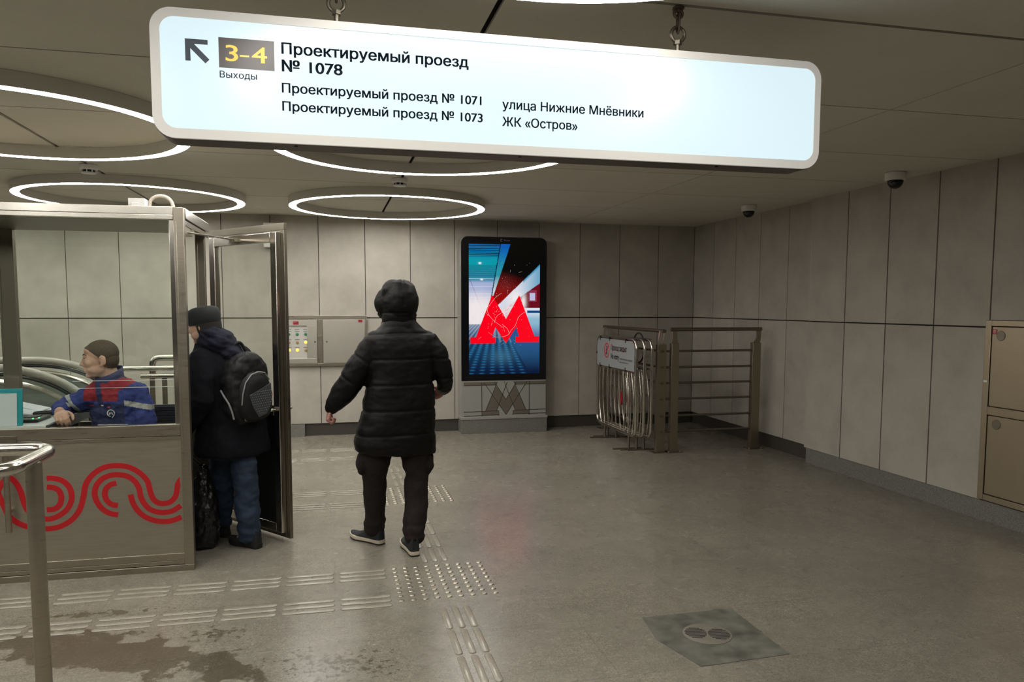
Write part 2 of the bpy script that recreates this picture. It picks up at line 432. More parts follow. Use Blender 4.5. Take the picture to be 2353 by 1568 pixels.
def text(s, m, parent, origin, width, cap, plane='y', thick=0.001, bold=0.012, name='lettering'):
    """printed lettering; origin = left end of baseline; plane 'y' reads from -Y, 'x' reads from -X (text runs to -Y).
    The outlines are filled in thin slabs by winding number, so overlapping strokes of a glyph stay solid."""
    global CAP
    if CAP is None: CAP = max(p.y for l, a in glyph_shapes('H') for p in l)
    E_ = []
    for l, a in glyph_shapes(s):
        for i in range(len(l)):
            p, q = l[i - 1], l[i]
            if abs(p.y - q.y) > 1e-6: E_.append((p.x, p.y, q.x, q.y, 1) if p.y < q.y else (q.x, q.y, p.x, p.y, -1))
    xs = [e[0] for e in E_] + [e[2] for e in E_]; x0, x1 = min(xs), max(xs)
    bx, bz = bold * 1.6, bold * 0.8                      # weight of the strokes
    sx = width / (x1 - x0 + 2 * bx); sz = cap / (CAP + 2 * bz)
    ys = sorted(set([round(e[1], 4) for e in E_] + [round(e[3], 4) for e in E_])); lv = [ys[0]]
    for y in ys[1:]:
        if y - lv[-1] < 0.004: continue
        k = max(1, int((y - lv[-1]) / 0.03))
        lv += [lv[-1] + (y - lv[-1]) * (i + 1) / k for i in range(k)]
    ox, oy, oz = origin; vs, fs = [], []
    for ya, yb in zip(lv[:-1], lv[1:]):
        ym = (ya + yb) / 2
        cr = sorted(((e[0] + (e[2] - e[0]) * (ym - e[1]) / (e[3] - e[1]), e) for e in E_ if e[1] <= ym < e[3]), key=lambda c: c[0])
        w = 0
        for xm, e in cr:
            if w == 0: st = e
            w += e[4]
            if w == 0:
                f = lambda e_, y: e_[0] + (e_[2] - e_[0]) * (y - e_[1]) / (e_[3] - e_[1])
                o = len(vs)
                for x, y in ((f(st, ya) - bx, ya - bz), (f(e, ya) + bx, ya - bz), (f(e, yb) + bx, yb + bz), (f(st, yb) - bx, yb + bz)):
                    a, b = (x - x0 + bx) * sx, (y + bz) * sz
                    vs.append((ox + a, oy - thick / 2, oz + b) if plane == 'y' else (ox - thick / 2, oy - a, oz + b))
                fs.append((o, o + 1, o + 2, o + 3))
    me = bpy.data.meshes.new(name); me.from_pydata(vs, [], fs)
    me.update()
    return link(name, me, m, parent)

def fuse(name, mb, m, parent, voxel=0.008, smooth=3, post=None, polymat=None, solid=0.0, cut=None, ang=70):
    """one continuous surface grown over overlapping volumes; post moves its points, cut drops faces"""
    me = mb.mesh(name, False)
    o = bpy.data.objects.new(name, me); COL.objects.link(o)
    r = o.modifiers.new('r', 'REMESH'); r.mode = 'VOXEL'; r.voxel_size = voxel
    if smooth:
        k = o.modifiers.new('s', 'SMOOTH'); k.factor = 0.5; k.iterations = smooth
    dg = bpy.context.evaluated_depsgraph_get()
    nm = bpy.data.meshes.new_from_object(o.evaluated_get(dg)); bpy.data.objects.remove(o); bpy.data.meshes.remove(me)
    nm.name = name
    if post:
        for v in nm.vertices: pass
        n = len(nm.vertices); co = np.empty(n * 3); nm.vertices.foreach_get('co', co); co = co.reshape(-1, 3)
        no = np.empty(n * 3); nm.vertex_normals.foreach_get('vector', no); no = no.reshape(-1, 3)
        co = post(co, no); nm.vertices.foreach_set('co', co.ravel()); nm.update()
    if cut:
        bm = bmesh.new(); bm.from_mesh(nm)
        bmesh.ops.delete(bm, geom=[f for f in bm.faces if cut(f.calc_center_median(), f.normal)], context='FACES')
        bm.to_mesh(nm); bm.free()
    nm.polygons.foreach_set('use_smooth', [True] * len(nm.polygons))
    nm.materials.clear()
    ob = link(name, nm, m, parent)
    if polymat:
        n = len(nm.polygons); c = np.empty(n * 3); nm.polygons.foreach_get('center', c); nn = np.empty(n * 3); nm.polygons.foreach_get('normal', nn)
        nm.polygons.foreach_set('material_index', polymat(c.reshape(-1, 3), nn.reshape(-1, 3)).astype(np.int32))
    if solid:
        k = ob.modifiers.new('solid', 'SOLIDIFY'); k.thickness = solid; k.offset = -1
    return ob

def fbm(co, scale, amp, seed=0.0):
    return np.array([noise.fractal(Vector((c[0] * scale + seed, c[1] * scale, c[2] * scale)), 1.0, 2.0, 3) for c in co]) * amp

# ------------------------------------------------------------------ the setting
H, YB, XR, XN, JZ, PB = 2.682, 9.632, 4.828, 4.741, 1.453, 0.156
XL, YR = -8.0, -5.0
YSTEP = 6.885
mb = MB(); mb.box(XL - 0.2, XR + 0.3, YR - 0.2, YB + 0.3, -0.1, 0.0); struct(mb.build('floor', MT['floor'], smooth=False))

mb = MB()
xs = [XL, -4.21, -1.80, 0.607, 3.015, XR + 0.3]
ys = [2.632 + 1.078 * k for k in range(-8, 8)]
ys = [YR] + [y for y in ys if YR + 0.3 < y < YB - 0.05] + [YB + 0.1]
GX = {-4.21: 0.012, -1.80: 0.012, 0.607: 0.012, 3.015: 0.005}
for i in range(len(xs) - 1):
    for j in range(len(ys) - 1):
        g0, g1 = (0.011 if abs(q - 2.632) < 0.01 else 0.006 for q in (ys[j], ys[j + 1]))
        mb.box(xs[i] + GX.get(xs[i], 0), xs[i + 1] - GX.get(xs[i + 1], 0), ys[j] + g0, ys[j + 1] - g1, H, H + 0.012)
struct(mb.build('ceiling', MT['ceil'], smooth=False))
mb = MB(); mb.box(XL - 0.2, XR + 0.3, YR - 0.2, YB + 0.3, H + 0.05, H + 0.1); struct(mb.build('ceiling', MT['gap'], smooth=False))

PW = 0.5545
mb = MB()
x = XR
edges = [XR] + [4.86 - PW * k for k in range(1, 24) if 4.86 - PW * k > XL] + [XL]
edges = sorted(edges)
for a, b in zip(edges[:-1], edges[1:]):
    mb.box(a + 0.004, b - 0.004, YB, YB + 0.03, PB, JZ - 0.006); mb.box(a + 0.004, b - 0.004, YB, YB + 0.03, JZ + 0.006, H + 0.01)
struct(mb.build('wall_back', MT['wall'], smooth=False))
mb = MB(); mb.box(XL - 0.1, XR + 0.2, YB + 0.035, YB + 0.15, 0, H + 0.06); struct(mb.build('wall_back', MT['gap'], smooth=False))
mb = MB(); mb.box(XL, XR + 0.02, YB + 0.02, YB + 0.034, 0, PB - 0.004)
struct(mb.build('baseboard_back', MT['plinth_shade'], smooth=False))
mb = MB(); mb.box(-1.6, -0.33, YB - 0.03, YB + 0.02, 0, PB - 0.006)
struct(mb.build('trim_1', MT['granite'], smooth=False))

mb = MB()
for a, b in ((YB, 9.08), (9.08, 8.53), (8.53, 7.98), (7.98, 7.42), (7.42, YSTEP)):
    mb.box(XR, XR + 0.03, b + 0.004, a - 0.004, PB, JZ - 0.006); mb.box(XR, XR + 0.03, b + 0.004, a - 0.004, JZ + 0.006, H + 0.01)
yy = [YSTEP, 6.335, 5.785, 5.232, 4.69]
while yy[-1] > YR: yy.append(yy[-1] - PW)
for a, b in zip(yy[:-1], yy[1:]):
    lo = PB if not (a <= 4.70 and a > 3.2) else None
    if lo is not None: mb.box(XN, XN + 0.03, b + 0.0065, a - 0.0065, lo, JZ - 0.006)
    mb.box(XN, XN + 0.03, b + 0.0065, a - 0.0065, (JZ + 0.006) if lo is not None else 1.507, H + 0.01)
mb.box(XN + 0.002, XR + 0.03, YSTEP - 0.004, YSTEP + 0.02, PB, JZ - 0.006); mb.box(XN + 0.002, XR + 0.03, YSTEP - 0.004, YSTEP + 0.02, JZ + 0.006, H + 0.01)
struct(mb.build('wall_right', MT['wall'], smooth=False))
mb = MB(); mb.box(XR + 0.035, XR + 0.15, YR - 0.1, YB + 0.1, 0, H + 0.06); mb.box(XN + 0.032, XR + 0.04, YR, YSTEP - 0.006, 0, H + 0.06)
struct(mb.build('wall_right', MT['gap'], smooth=False))
mb = MB(); mb.box(XR + 0.02, XR + 0.034, YSTEP, YB, 0, PB - 0.004); struct(mb.build('trim_2', MT['plinth_shade'], smooth=False)); mb = MB(); mb.box(XN + 0.012, XR + 0.03, YR, YSTEP - 0.002, 0, PB - 0.004)
struct(mb.build('baseboard_right', MT['granite'], smooth=False))
mb = MB(); mb.box(XL - 0.15, XL, YR - 0.1, YB + 0.1, 0, H + 0.06); struct(mb.build('wall_left', MT['low_bounce'], smooth=False))
mb = MB(); mb.box(XL - 0.1, XR + 0.2, YR - 0.15, YR, 0, H + 0.06); struct(mb.build('wall_front', MT['low_bounce'], smooth=False))

# ------------------------------------------------------------------ ceiling ring lamps
def ring_lamp(x, y, label, proto=[None]):
    z0, z1, Ro, Ri = 2.606, H, 1.0, 0.922
    if proto[0] is not None:
        t = copy_tree(proto[0], (x, y, z1)); t['label'] = label; return t
    t = thing('ring_lamp', label, 'ceiling lamp', (x, y, z1), 'ring lamps on the ceiling'); proto[0] = t
    n = 96; mb = MB()
    circ = lambda r, z: [Vector((x + r * math.cos(2 * math.pi * k / n), y + r * math.sin(2 * math.pi * k / n), z)) for k in range(n)]
    a, b, c, d = circ(Ro, z1 - 0.001), circ(Ro, z0), circ(Ri, z0), circ(Ri, z1 - 0.001)
    e, g, hh, ii = circ(Ro - 0.004, z0), circ(Ri + 0.004, z0), circ(Ro - 0.004, z0 + 0.01), circ(Ri + 0.004, z0 + 0.01)
    rs = [a, b, e, hh, ii, g, c, d]
    vs = [v for r in rs for v in r]; fs = []
    for i in range(8):
        j = (i + 1) % 8
        for k in range(n): fs.append((i * n + k, i * n + (k + 1) % n, j * n + (k + 1) % n, j * n + k))
    mb.add(vs, fs); mb.build('housing', MT['ringside'], t)
    mb = MB(); rs = [circ(Ro - 0.006, z0 + 0.008), circ(Ro - 0.006, z0 - 0.0015), circ(Ri + 0.006, z0 - 0.0015), circ(Ri + 0.006, z0 + 0.008)]
    vs = [v for r in rs for v in r]; fs = []
    for i in range(4):
        j = (i + 1) % 4
        for k in range(n): fs.append((i * n + k, i * n + (k + 1) % n, j * n + (k + 1) % n, j * n + k))
    mb.add(vs, fs); o = mb.build('diffuser', MT['led'], t); o['label'] = 'glowing white light strip'
    return t
ring_lamp(0.605, 8.12, 'round ring lamp seen whole, in front of the back wall beside the booth roof')
ring_lamp(-1.80, 8.02, 'round ring lamp just above and behind the roof of the guard booth')
ring_lamp(-1.80, 4.98, 'large ring lamp over the booth front, partly hidden by the lit sign')
ring_lamp(0.62, 5.00, 'ring lamp of which only the lower arc shows below the lit sign')
ring_lamp(0.62, 1.535, 'ring lamp in front of the lit sign, only its far edge at the picture top')
for (x, y, l) in ((-1.80, 1.55, 'unseen ring lamp added for fill over the tactile paving beside the handrail'), (-4.21, 8.05, 'unseen ring lamp added for fill by the back wall beyond the left edge'), (-4.21, 5.0, 'unseen ring lamp added for fill beyond the guard booth'), (-4.21, 1.55, 'unseen ring lamp added for fill far to the left behind the camera side')):  # unseen lamps carrying on the ring grid, added as fill light
    ring_lamp(x, y, l)

# ------------------------------------------------------------------ small ceiling devices
def dome_camera(x, y, label):
    t = thing('dome_camera', label, 'security camera', (x, y, H), 'dome cameras on the ceiling')
    MB().lathe([(0.072, 0), (0.080, -0.005), (0.080, -0.055), (0.073, -0.063), (0.036, -0.066)], (x, y, H), 32).build('housing', MT['white'], t)
    prof = [(0.060, -0.060)] + [(0.060 * math.cos(a), -0.070 - 0.060 * math.sin(a)) for a in [math.radians(k * 11) for k in range(9)]]
    MB().lathe(prof, (x, y, H), 28).build('dome', MT['bezel'], t)
dome_camera(4.455, 5.39, 'larger nearer white dome camera on the ceiling by the right wall')
dome_camera(4.373, 7.48, 'smaller farther white dome camera on the ceiling above the corner railing')
def smoke(x, y, label):
    t = thing('smoke_detector', label, 'smoke detector', (x, y, H), 'smoke detectors on the ceiling')
    MB().lathe([(0.062, 0), (0.068, -0.004), (0.068, -0.028), (0.062, -0.037), (0.056, -0.040)], (x, y, H), 28).build('base', MT['white'], t)
    MB().lathe([(0.045, -0.038), (0.045, -0.060)], (x, y, H), 24).build('sensing_chamber', MT['blackmat'], t)
    mb = MB(); mb.lathe([(0.052, -0.058), (0.050, -0.067), (0.025, -0.070)], (x, y, H), 28)
    for k in range(8):
        a = 2 * math.pi * k / 8; mb.box(-0.004, 0.004, -0.004, 0.004, -0.062, -0.036, Matrix.Translation((x + 0.048 * math.cos(a), y + 0.048 * math.sin(a), H)))
    mb.build('cap', MT['white'], t)
smoke(-1.80, 6.60, 'small white smoke detector between the two ring lamps above the booth')
smoke(0.59, 6.65, 'small white smoke detector behind the ring lamp seen whole beyond the sign')

# ------------------------------------------------------------------ hanging light box sign
def hanging_sign():
    X0, X1, Z0, Z1, YF, YK = -0.526, 1.809, 2.118, 2.515, 2.60, 2.715
    t = thing('hanging_sign', 'long white lit direction sign in Cyrillic hanging from the ceiling on chains', 'sign', ((X0 + X1) / 2, 2.655, Z0))
    MB().prism(rrect(X0, X1, Z0, Z1, 0.066), 'y', YF + 0.012, YK).build('casing', MT['sign_case'], t, bevel=0.002)
    mb = MB()
    frame_prism(mb, rrect(X0 + 0.002, X1 - 0.002, Z0 + 0.002, Z1 - 0.002, 0.064), rrect(X0 + 0.030, X1 - 0.026, Z0 + 0.032, Z1 - 0.028, 0.042), 'y', YF, YF + 0.013)
    o = mb.build('rim', MT['sign_edge'], t); o['label'] = 'off-white rim of the sign face'
    f = MB().prism(rrect(X0 + 0.029, X1 - 0.025, Z0 + 0.031, Z1 - 0.027, 0.042), 'y', YF + 0.003, YF + 0.011).build('lit_face', MT['sign_lit'], t)
    f['label'] = 'glowing bluish white face'
    yt = YF + 0.0028
    ink = MT['sign_dark']
    text('Проектируемый проезд', ink, t, (-0.138, yt, 2.3985), 0.603, 0.0335, bold=0.014)
    text('№ 1078', ink, t, (-0.138, yt, 2.344), 0.189, 0.0345, bold=0.014)
    text('Проектируемый проезд № 1071', ink, t, (-0.139, yt, 2.2785), 0.648, 0.0285, bold=0.012)
    text('Проектируемый проезд № 1073', ink, t, (-0.139, yt, 2.2215), 0.652, 0.0285, bold=0.012)
    text('улица Нижние Мнёвники', ink, t, (0.581, yt, 2.271), 0.515, 0.0295, bold=0.010)
    text('ЖК «Остров»', ink, t, (0.581, yt, 2.2135), 0.269, 0.0295, bold=0.010)
    text('Выходы', ink, t, (-0.325, yt, 2.3125), 0.111, 0.0195, bold=0.004)
    bxo = MB().box(-0.326, -0.160, yt - 0.001, yt + 0.001, 2.343, 2.4345).build('exit_number_plate', MT['sign_brown'], t)
    bxo['label'] = 'dark plate with the yellow exit numbers'
    for ch, cx, cw, cb, chh in (('3', -0.306, 0.037, 2.364, 0.0485), ('–', -0.2635, 0.028, 2.364, 0.0485), ('4', -0.228, 0.046, 2.364, 0.0485)): text(ch, MT['sign_yel'], bxo, (cx, yt - 0.0012, cb), cw, chh, bold=0.008)
    MB().prism([(-0.424, 2.423), (-0.358, 2.423), (-0.358, 2.4085), (-0.398, 2.4085), (-0.354, 2.364), (-0.366, 2.352), (-0.409, 2.395), (-0.409, 2.357), (-0.424, 2.357)], 'y', yt - 0.0008, yt + 0.0008).build('arrow', ink, t, smooth=False)
    for x in (-0.1, 0.65, 1.4): MB().cyl((x, 2.63, Z0 - 0.003), (x, 2.63, Z0 + 0.002), 0.006, 12).build('screw', MT['black'], t)
    for x in (0.035, 1.247):
        y = 2.655
        mb = MB(); mb.cyl((x, y, Z1 - 0.004), (x, y, Z1 + 0.045), 0.0085, 16); mb.cyl((x, y, Z1 + 0.036), (x, y, Z1 + 0.05), 0.016, 6)
        mb.tube([(x + 0.026 * math.cos(a), y, Z1 + 0.072 + 0.026 * math.sin(a)) for a in [2 * math.pi * k / 28 for k in range(28)]], 0.0065, 10, closed=True)
        mb.build('eye_bolt', MT['steel_d'], t)
        mb = MB()
        lk = [(0, y + 0.010 * math.cos(a), 0.027 * math.sin(a) + (0.008 if math.sin(a) > 0 else -0.008)) for a in [2 * math.pi * k / 20 for k in range(20)]]
        mb.tube([(x + q[0], q[1], Z1 + 0.112 + q[2]) for q in lk], 0.0045, 8, closed=True)
        mb.tube([(x + 0.016 * math.cos(a), y, Z1 + 0.145 + 0.014 * math.sin(a)) for a in [2 * math.pi * k / 20 for k in range(20)]], 0.006, 8, closed=True)
        mb.build('chain_link', MT['steel_d'], t)
        mb = MB(); mb.cyl((x, y, Z1 + 0.150), (x, y, H), 0.008, 12); mb.cyl((x, y, H - 0.006), (x, y, H), 0.022, 20)
        mb.build('ceiling_hook', MT['steel_d'], t)
hanging_sign()

# ------------------------------------------------------------------ guard booth
YF, YK, XB, XW = 4.85, 5.80, -0.829, -2.95
def booth():
    t = thing('guard_booth', 'stainless steel and glass guard booth with red wavy stripes on its front', 'booth', (-1.9, 5.32, 0))
    st = MT['steel']
    mb = MB(); mb.box(XW, XB - 0.022, YF, YK, 2.104, 2.172); o = mb.build('roof', MT['steel_d'], t, bevel=0.003)
    mb = MB(); mb.box(XW, XB - 0.056, YF - 0.004, YF + 0.02, 2.128, 2.174); mb.box(XW, XB - 0.056, YF - 0.006, YF + 0.03, 2.100, 2.1265); mb.box(XB - 0.02, XB + 0.004, YF + 0.055, YK + 0.01, 2.112, 2.174); mb.box(XB - 0.05, XB - 0.004, YF + 0.055, YK, 2.075, 2.108)
    mb.build('roof_fascia', MT['steel_b'], t, bevel=0.002)
    for (x0, x1, y0, y1) in ((XB - 0.055, XB, YF - 0.003, YF + 0.055), (-0.912, -0.852, YK - 0.055, YK), (-2.140, -2.045, YK - 0.055, YK), (XW, XW + 0.055, YF, YF + 0.055), (XW, XW + 0.055, YK - 0.055, YK)):
        mb = MB(); mb.box(x0, x1, y0, y1, 0.038 if y0 < 5 else 0.0, 2.172 if y0 < 5 else 2.104); mb.box(x0 + 0.012, x0 + 0.016, y0 - 0.001, y1, 0.04, 2.09)
        mb.build('post', st if y0 < 5 else MT['steel_d'], t, bevel=0.003)
    mb = MB(); mb.box(XW, XB - 0.0555, YF, YF + 0.05, 0.826, 0.8935); mb.box(XW, XB - 0.054, YF + 0.004, YF + 0.05, 0.80, 0.823)
    mb.build('sill_rail', st, t, bevel=0.002)
    mb = MB(); mb.box(XW, XB - 0.056, YF + 0.008, YF + 0.04, 0.104, 0.80)
    pan = mb.build('cladding_panel', MT['steel_h'], t)
    mb = MB(); mb.box(XW, XB - 0.028, YF, YF + 0.05, 0.066, 0.108); mb.box(XW, XB - 0.056, YF + 0.002, YF + 0.05, 0.04, 0.064); mb.box(XW, XB, YF - 0.006, YF + 0.055, 0.0, 0.037)
    mb.build('plinth_rail', st, t, bevel=0.002)
    curves = [
     [(-1.88, .51), (-1.851, .575), (-1.81, .613), (-1.779, .59), (-1.755, .54), (-1.741, .48), (-1.724, .426), (-1.69, .387), (-1.624, .361), (-1.571, .372), (-1.522, .406), (-1.495, .45), (-1.488, .495), (-1.5, .545), (-1.535, .584), (-1.581, .6), (-1.614, .601)],
     [(-1.622, .416), (-1.582, .418), (-1.553, .442), (-1.543, .487), (-1.554, .525), (-1.58, .544), (-1.616, .55)],
     [(-1.87, .53), (-1.843, .456), (-1.82, .395), (-1.783, .355), (-1.732, .325), (-1.673, .31), (-1.614, .304), (-1.553, .314), (-1.491, .351), (-1.448, .41), (-1.426, .484), (-1.412, .552), (-1.38, .603), (-1.331, .641), (-1.282, .657), (-1.227, .658), (-1.173, .645), (-1.118, .609), (-1.078, .557), (-1.066, .503), (-1.053, .456), (-1.03, .427), (-.995, .416), (-.955, .425), (-.926, .456), (-.915, .502), (-.909, .541), (-.899, .575)],
     [(-1.245, .362), (-1.293, .377), (-1.333, .41), (-1.359, .458), (-1.366, .504), (-1.351, .552), (-1.319, .585), (-1.277, .602), (-1.236, .604), (-1.188, .593), (-1.148, .561), (-1.125, .517), (-1.118, .467), (-1.1, .423), (-1.07, .387), (-1.028, .367), (-.986, .362), (-.943, .37), (-.898, .398)],
     [(-1.244, .419), (-1.277, .428), (-1.302, .454), (-1.312, .489), (-1.304, .523), (-1.279, .546), (-1.247, .554)],
     [(-1.173, .482), (-1.163, .435), (-1.14, .387), (-1.106, .349), (-1.061, .322), (-1.009, .308), (-.952, .309), (-.897, .328)]]
    for i, c in enumerate(curves):
        mb = MB(); ribbon(mb, spline(c, 6), 0.031, 'y', YF + 0.0065, YF + 0.0082, taper=(i == 2))
        o = mb.build('wave_stripe', MT['red'], pan, smooth=False); o['label'] = 'red wavy stripe'
    MB().tube(fillet([(-1.80, YF + 0.01, 0.80), (-1.80, YF - 0.05, 0.80), (-1.80, YF - 0.05, 0.31)], 0.02), 0.016, 12).build('pull_bar', st, t)
    MB().cyl((-1.80, YF - 0.05, 0.43), (-1.80, YF + 0.01, 0.43), 0.011, 12).build('standoff', MT['steel_b'], t)
    MB().box(-1.90, -1.755, YF - 0.004, YF + 0.002, 0.785, 0.855).build('hinge_plate', MT['steel_d'], t, bevel=0.001)
    for bx in (-1.765, -1.82):
        for bz in (0.795, 0.843): MB().cyl((bx, YF - 0.007, bz), (bx, YF - 0.003, bz), 0.005, 10).build('bolt', MT['steel_b'], t)
    # glazing
    mb = MB(); mb.box(XW + 0.05, XB - 0.084, YF + 0.020, YF + 0.026, 0.894, 2.10); mb.build('window_pane', MT['glass'], t, smooth=False)
    mb = MB(); mb.box(XB - 0.084, XB - 0.056, YF + 0.012, YF + 0.05, 0.894, 2.10); mb.build('glazing_bead', MT['steel_b'], t, bevel=0.002)
    for z in (1.160, 1.118):
        mb = MB(); mb.box(-1.46, XB - 0.083, YF + 0.014, YF + 0.030, z, z + 0.0020); mb.build('pane_edge', MT['glassedge'], t)  # thin pale strips for the edges of the split glass sheets
    mb = MB(); mb.box(XW + 0.05, -2.13, YK - 0.03, YK - 0.024, 0.80, 2.10); mb.box(-2.045, -0.912, YK - 0.03, YK - 0.024, 0.80, 2.10); mb.build('window_pane', MT['glass'], t, smooth=False)
    mb = MB(); mb.box(XW + 0.055, -0.912, YK - 0.045, YK - 0.01, 0.0, 0.80); mb.build('cladding_panel', MT['steel_d'], t)
    mb = MB(); mb.box(XW, XW + 0.03, YF + 0.05, YK - 0.05, 0.0, 2.104); mb.build('cladding_panel', MT['steel_d'], t)
    # door, hinged at the rear post and standing open
    hx, hy = -0.836, 5.955; ang = math.atan2(5.30 - 5.99, -0.298 + 0.836)
    W = 0.86
    M = Matrix.Translation((hx, hy, 0)) @ Matrix.Rotation(ang, 4, 'Z')      # local x along the leaf, local +y = far side... face to us at -y
    far = 1
    d = bpy.data.objects.new('door', None)
    def db(mbx, x0, x1, y0, y1, z0, z1): return mbx.box(x0, x1, y0, y1, z0, z1, M)
    # leaf lies along local x; camera looks at its local -y side
    mb = MB()
    db(mb, 0.0, 0.07, -0.02, 0.02, 0.06, 2.085); db(mb, W - 0.10, W - 0.035, -0.02, 0.02, 0.06, 2.085)
    db(mb, 0.07, W - 0.10, -0.02, 0.02, 2.02, 2.085); db(mb, 0.07, W - 0.10, -0.02, 0.02, 0.86, 0.93); db(mb, 0.07, W - 0.10, -0.02, 0.02, 0.06, 0.12)
    door = mb.build('door', MT['steel_b'], t, bevel=0.004)
    mb = MB(); db(mb, -0.02, W, 0.021, 0.045, 2.10, 2.145); db(mb, W - 0.045, W, 0.021, 0.045, 0.02, 2.10); db(mb, -0.02, 0.03, 0.021, 0.045, 0.02, 2.10); db(mb, 0.03, W - 0.045, 0.021, 0.045, 0.02, 0.09)
    mb.build('rebate_frame', MT['steel_d'], door, bevel=0.002)
    mb = MB(); db(mb, 0.06, W - 0.09, -0.003, 0.003, 0.92, 2.03); mb.build('window_pane', MT['glass'], door, smooth=False)
    mb = MB(); db(mb, 0.06, W - 0.09, -0.008, 0.008, 0.11, 0.87); o = mb.build('kick_panel', MT['black'], door); o['label'] = 'black lower panel of the door'
    mb = MB()
    for s_, L_ in ((0.045, 0.07), (-0.02, -0.05)):
        p0 = M @ V(W - 0.06, s_, 0.905); p1 = M @ V(W - 0.06, s_ + (0.05 if s_ > 0 else -0.05), 0.905); p2 = M @ V(W - 0.16, s_ + (0.05 if s_ > 0 else -0.05), 0.905)
        mb.tube(fillet([p0, p1, p2], 0.015), 0.010, 12)
    mb.build('handle', MT['steel_b'], door)
    mb = MB(); db(mb, W - 0.001, W + 0.003, 0.024, 0.042, 0.83, 0.98); mb.build('lock_plate', MT['steel_b'], door)
    mb = MB(); mb.tube([(-0.86, 5.0, 2.045), M @ V(0.36, -0.028, 2.055)], 0.006, 8)
    mb.box(-0.02, 0.02, -0.012, 0.012, -0.012, 0.012, Matrix.Translation(M @ V(0.36, -0.032, 2.055)) @ Matrix.Rotation(ang, 4, 'Z'))
    mb.box(-0.90, -0.84, YF + 0.06, 5.2, 2.03, 2.075); mb.build('door_closer', MT['steel'], t)
    return t
booth()
mb = MB(); mb.box(-1.205, -1.108, 5.20, 5.28, 2.172, 2.262); mb.box(-1.188, -1.143, 5.194, 5.20, 2.205, 2.235)
tag(mb.build('junction_box', MT['white'], bevel=0.004), 'small white junction box standing on the booth roof', 'box')
pts = [(-1.085, 5.18, 2.172), (-1.078, 5.18, 2.215)] + [(-1.012 + 0.066 * math.cos(a), 5.18, 2.222 + 0.055 * math.sin(a)) for a in [math.pi * (1 - k / 12) for k in range(1, 12)]] + [(-0.942, 5.18, 2.215), (-0.938, 5.18, 2.172)]
tag(MB().tube(pts, 0.011, 12).build('cable_conduit', mat('cream_conduit', (0.55, 0.50, 0.42), 0.5)), 'cream hooped cable conduit rising from the booth roof', 'conduit')

# inside the booth
def desk():
    t = thing('desk', 'pale desk top with dark edge inside the guard booth before the guard', 'desk', (-2.2, 5.35, 0))
    MB().box(-2.80, -1.615, 4.885, 5.74, 0.885, 0.905).build('desk_top', MT['desk'], t)
    o = MB().box(-1.615, -1.598, 4.885, 5.74, 0.845, 0.906).build('edge_strip', MT['desk_e'], t); o['label'] = 'dark front edge'
    for x in (-2.75, -1.72):
        for y in (4.92, 5.68): MB().box(x, x + 0.04, y, y + 0.04, 0, 0.885).build('leg', MT['steel_d'], t)
desk()
M = Matrix.Translation((-1.742, 4.905, 0.906)) @ Matrix.Rotation(math.radians(-6), 4, 'X')
t = thing('document_folder', 'teal plastic folder with a white sheet leaning against the booth window', 'folder', (-1.9, 4.91, 0.906))
MB().box(-0.33, 0.0, 0.0, 0.012, 0, 0.215, M).build('cover', MT['teal'], t, bevel=0.003)
o = MB().box(-0.32, -0.028, -0.0025, -0.0005, 0.0, 0.188, M).build('sheet', MT['paper'], t); o['label'] = 'white sheet of paper'
t = thing('control_console', 'dark control console with green lights lying on the booth desk', 'console', (-1.78, 5.1, 0.905))
MB().box(-2.0, -1.70, 5.02, 5.24, 0.905, 0.925).build('body', MT['black'], t, bevel=0.004)
for (x, y) in ((-1.735, 5.045), (-1.70 - 0.012, 5.075)):
    MB().ball((x, y, 0.927), (0.005, 0.005, 0.003)).build('indicator', MT['led_gr'], t)
mb = MB()
for k in range(14):
    mb.box(-1.98 + 0.018 * k, -1.968 + 0.018 * k, 5.1, 5.2, 0.925, 0.930)
mb.build('button', MT['desk_e'], t)
t = thing('cable_bundle', 'tangle of black leads and handset on the booth desk', 'cables', (-1.75, 5.35, 0.905))
random.seed(3)
for k in range(5):
    x0, y0 = -1.86 + 0.04 * k, 5.3 + 0.03 * k
    MB().tube([(x0, y0, 0.912), (x0 + 0.06, y0 + 0.03, 0.925), (x0 + 0.12, y0 - 0.02, 0.918), (x0 + 0.17, y0 + 0.02, 0.912)], 0.006, 8).build('lead', MT['black'], t)
MB().limb([(-1.80, 5.28, 0.925), (-1.70, 5.30, 0.93)], [0.016, 0.016], 12).build('handset', MT['black'], t)
for k, (x, a, l) in enumerate(((-1.98, 0.25, 'upper of the open white papers behind the teal folder'), (-1.95, 0.1, 'lower of the open white papers behind the teal folder'))):
    M = Matrix.Translation((x - 0.1, 5.50 - 0.21 * k, 0.969 - 0.030 * k)) @ Matrix.Rotation(a, 4, 'Y')
    tag(MB().box(0, 0.24, 0, 0.18, 0, 0.006, M).build('paper_stack', MT['paper']), l, 'papers', 'papers on the booth desk')

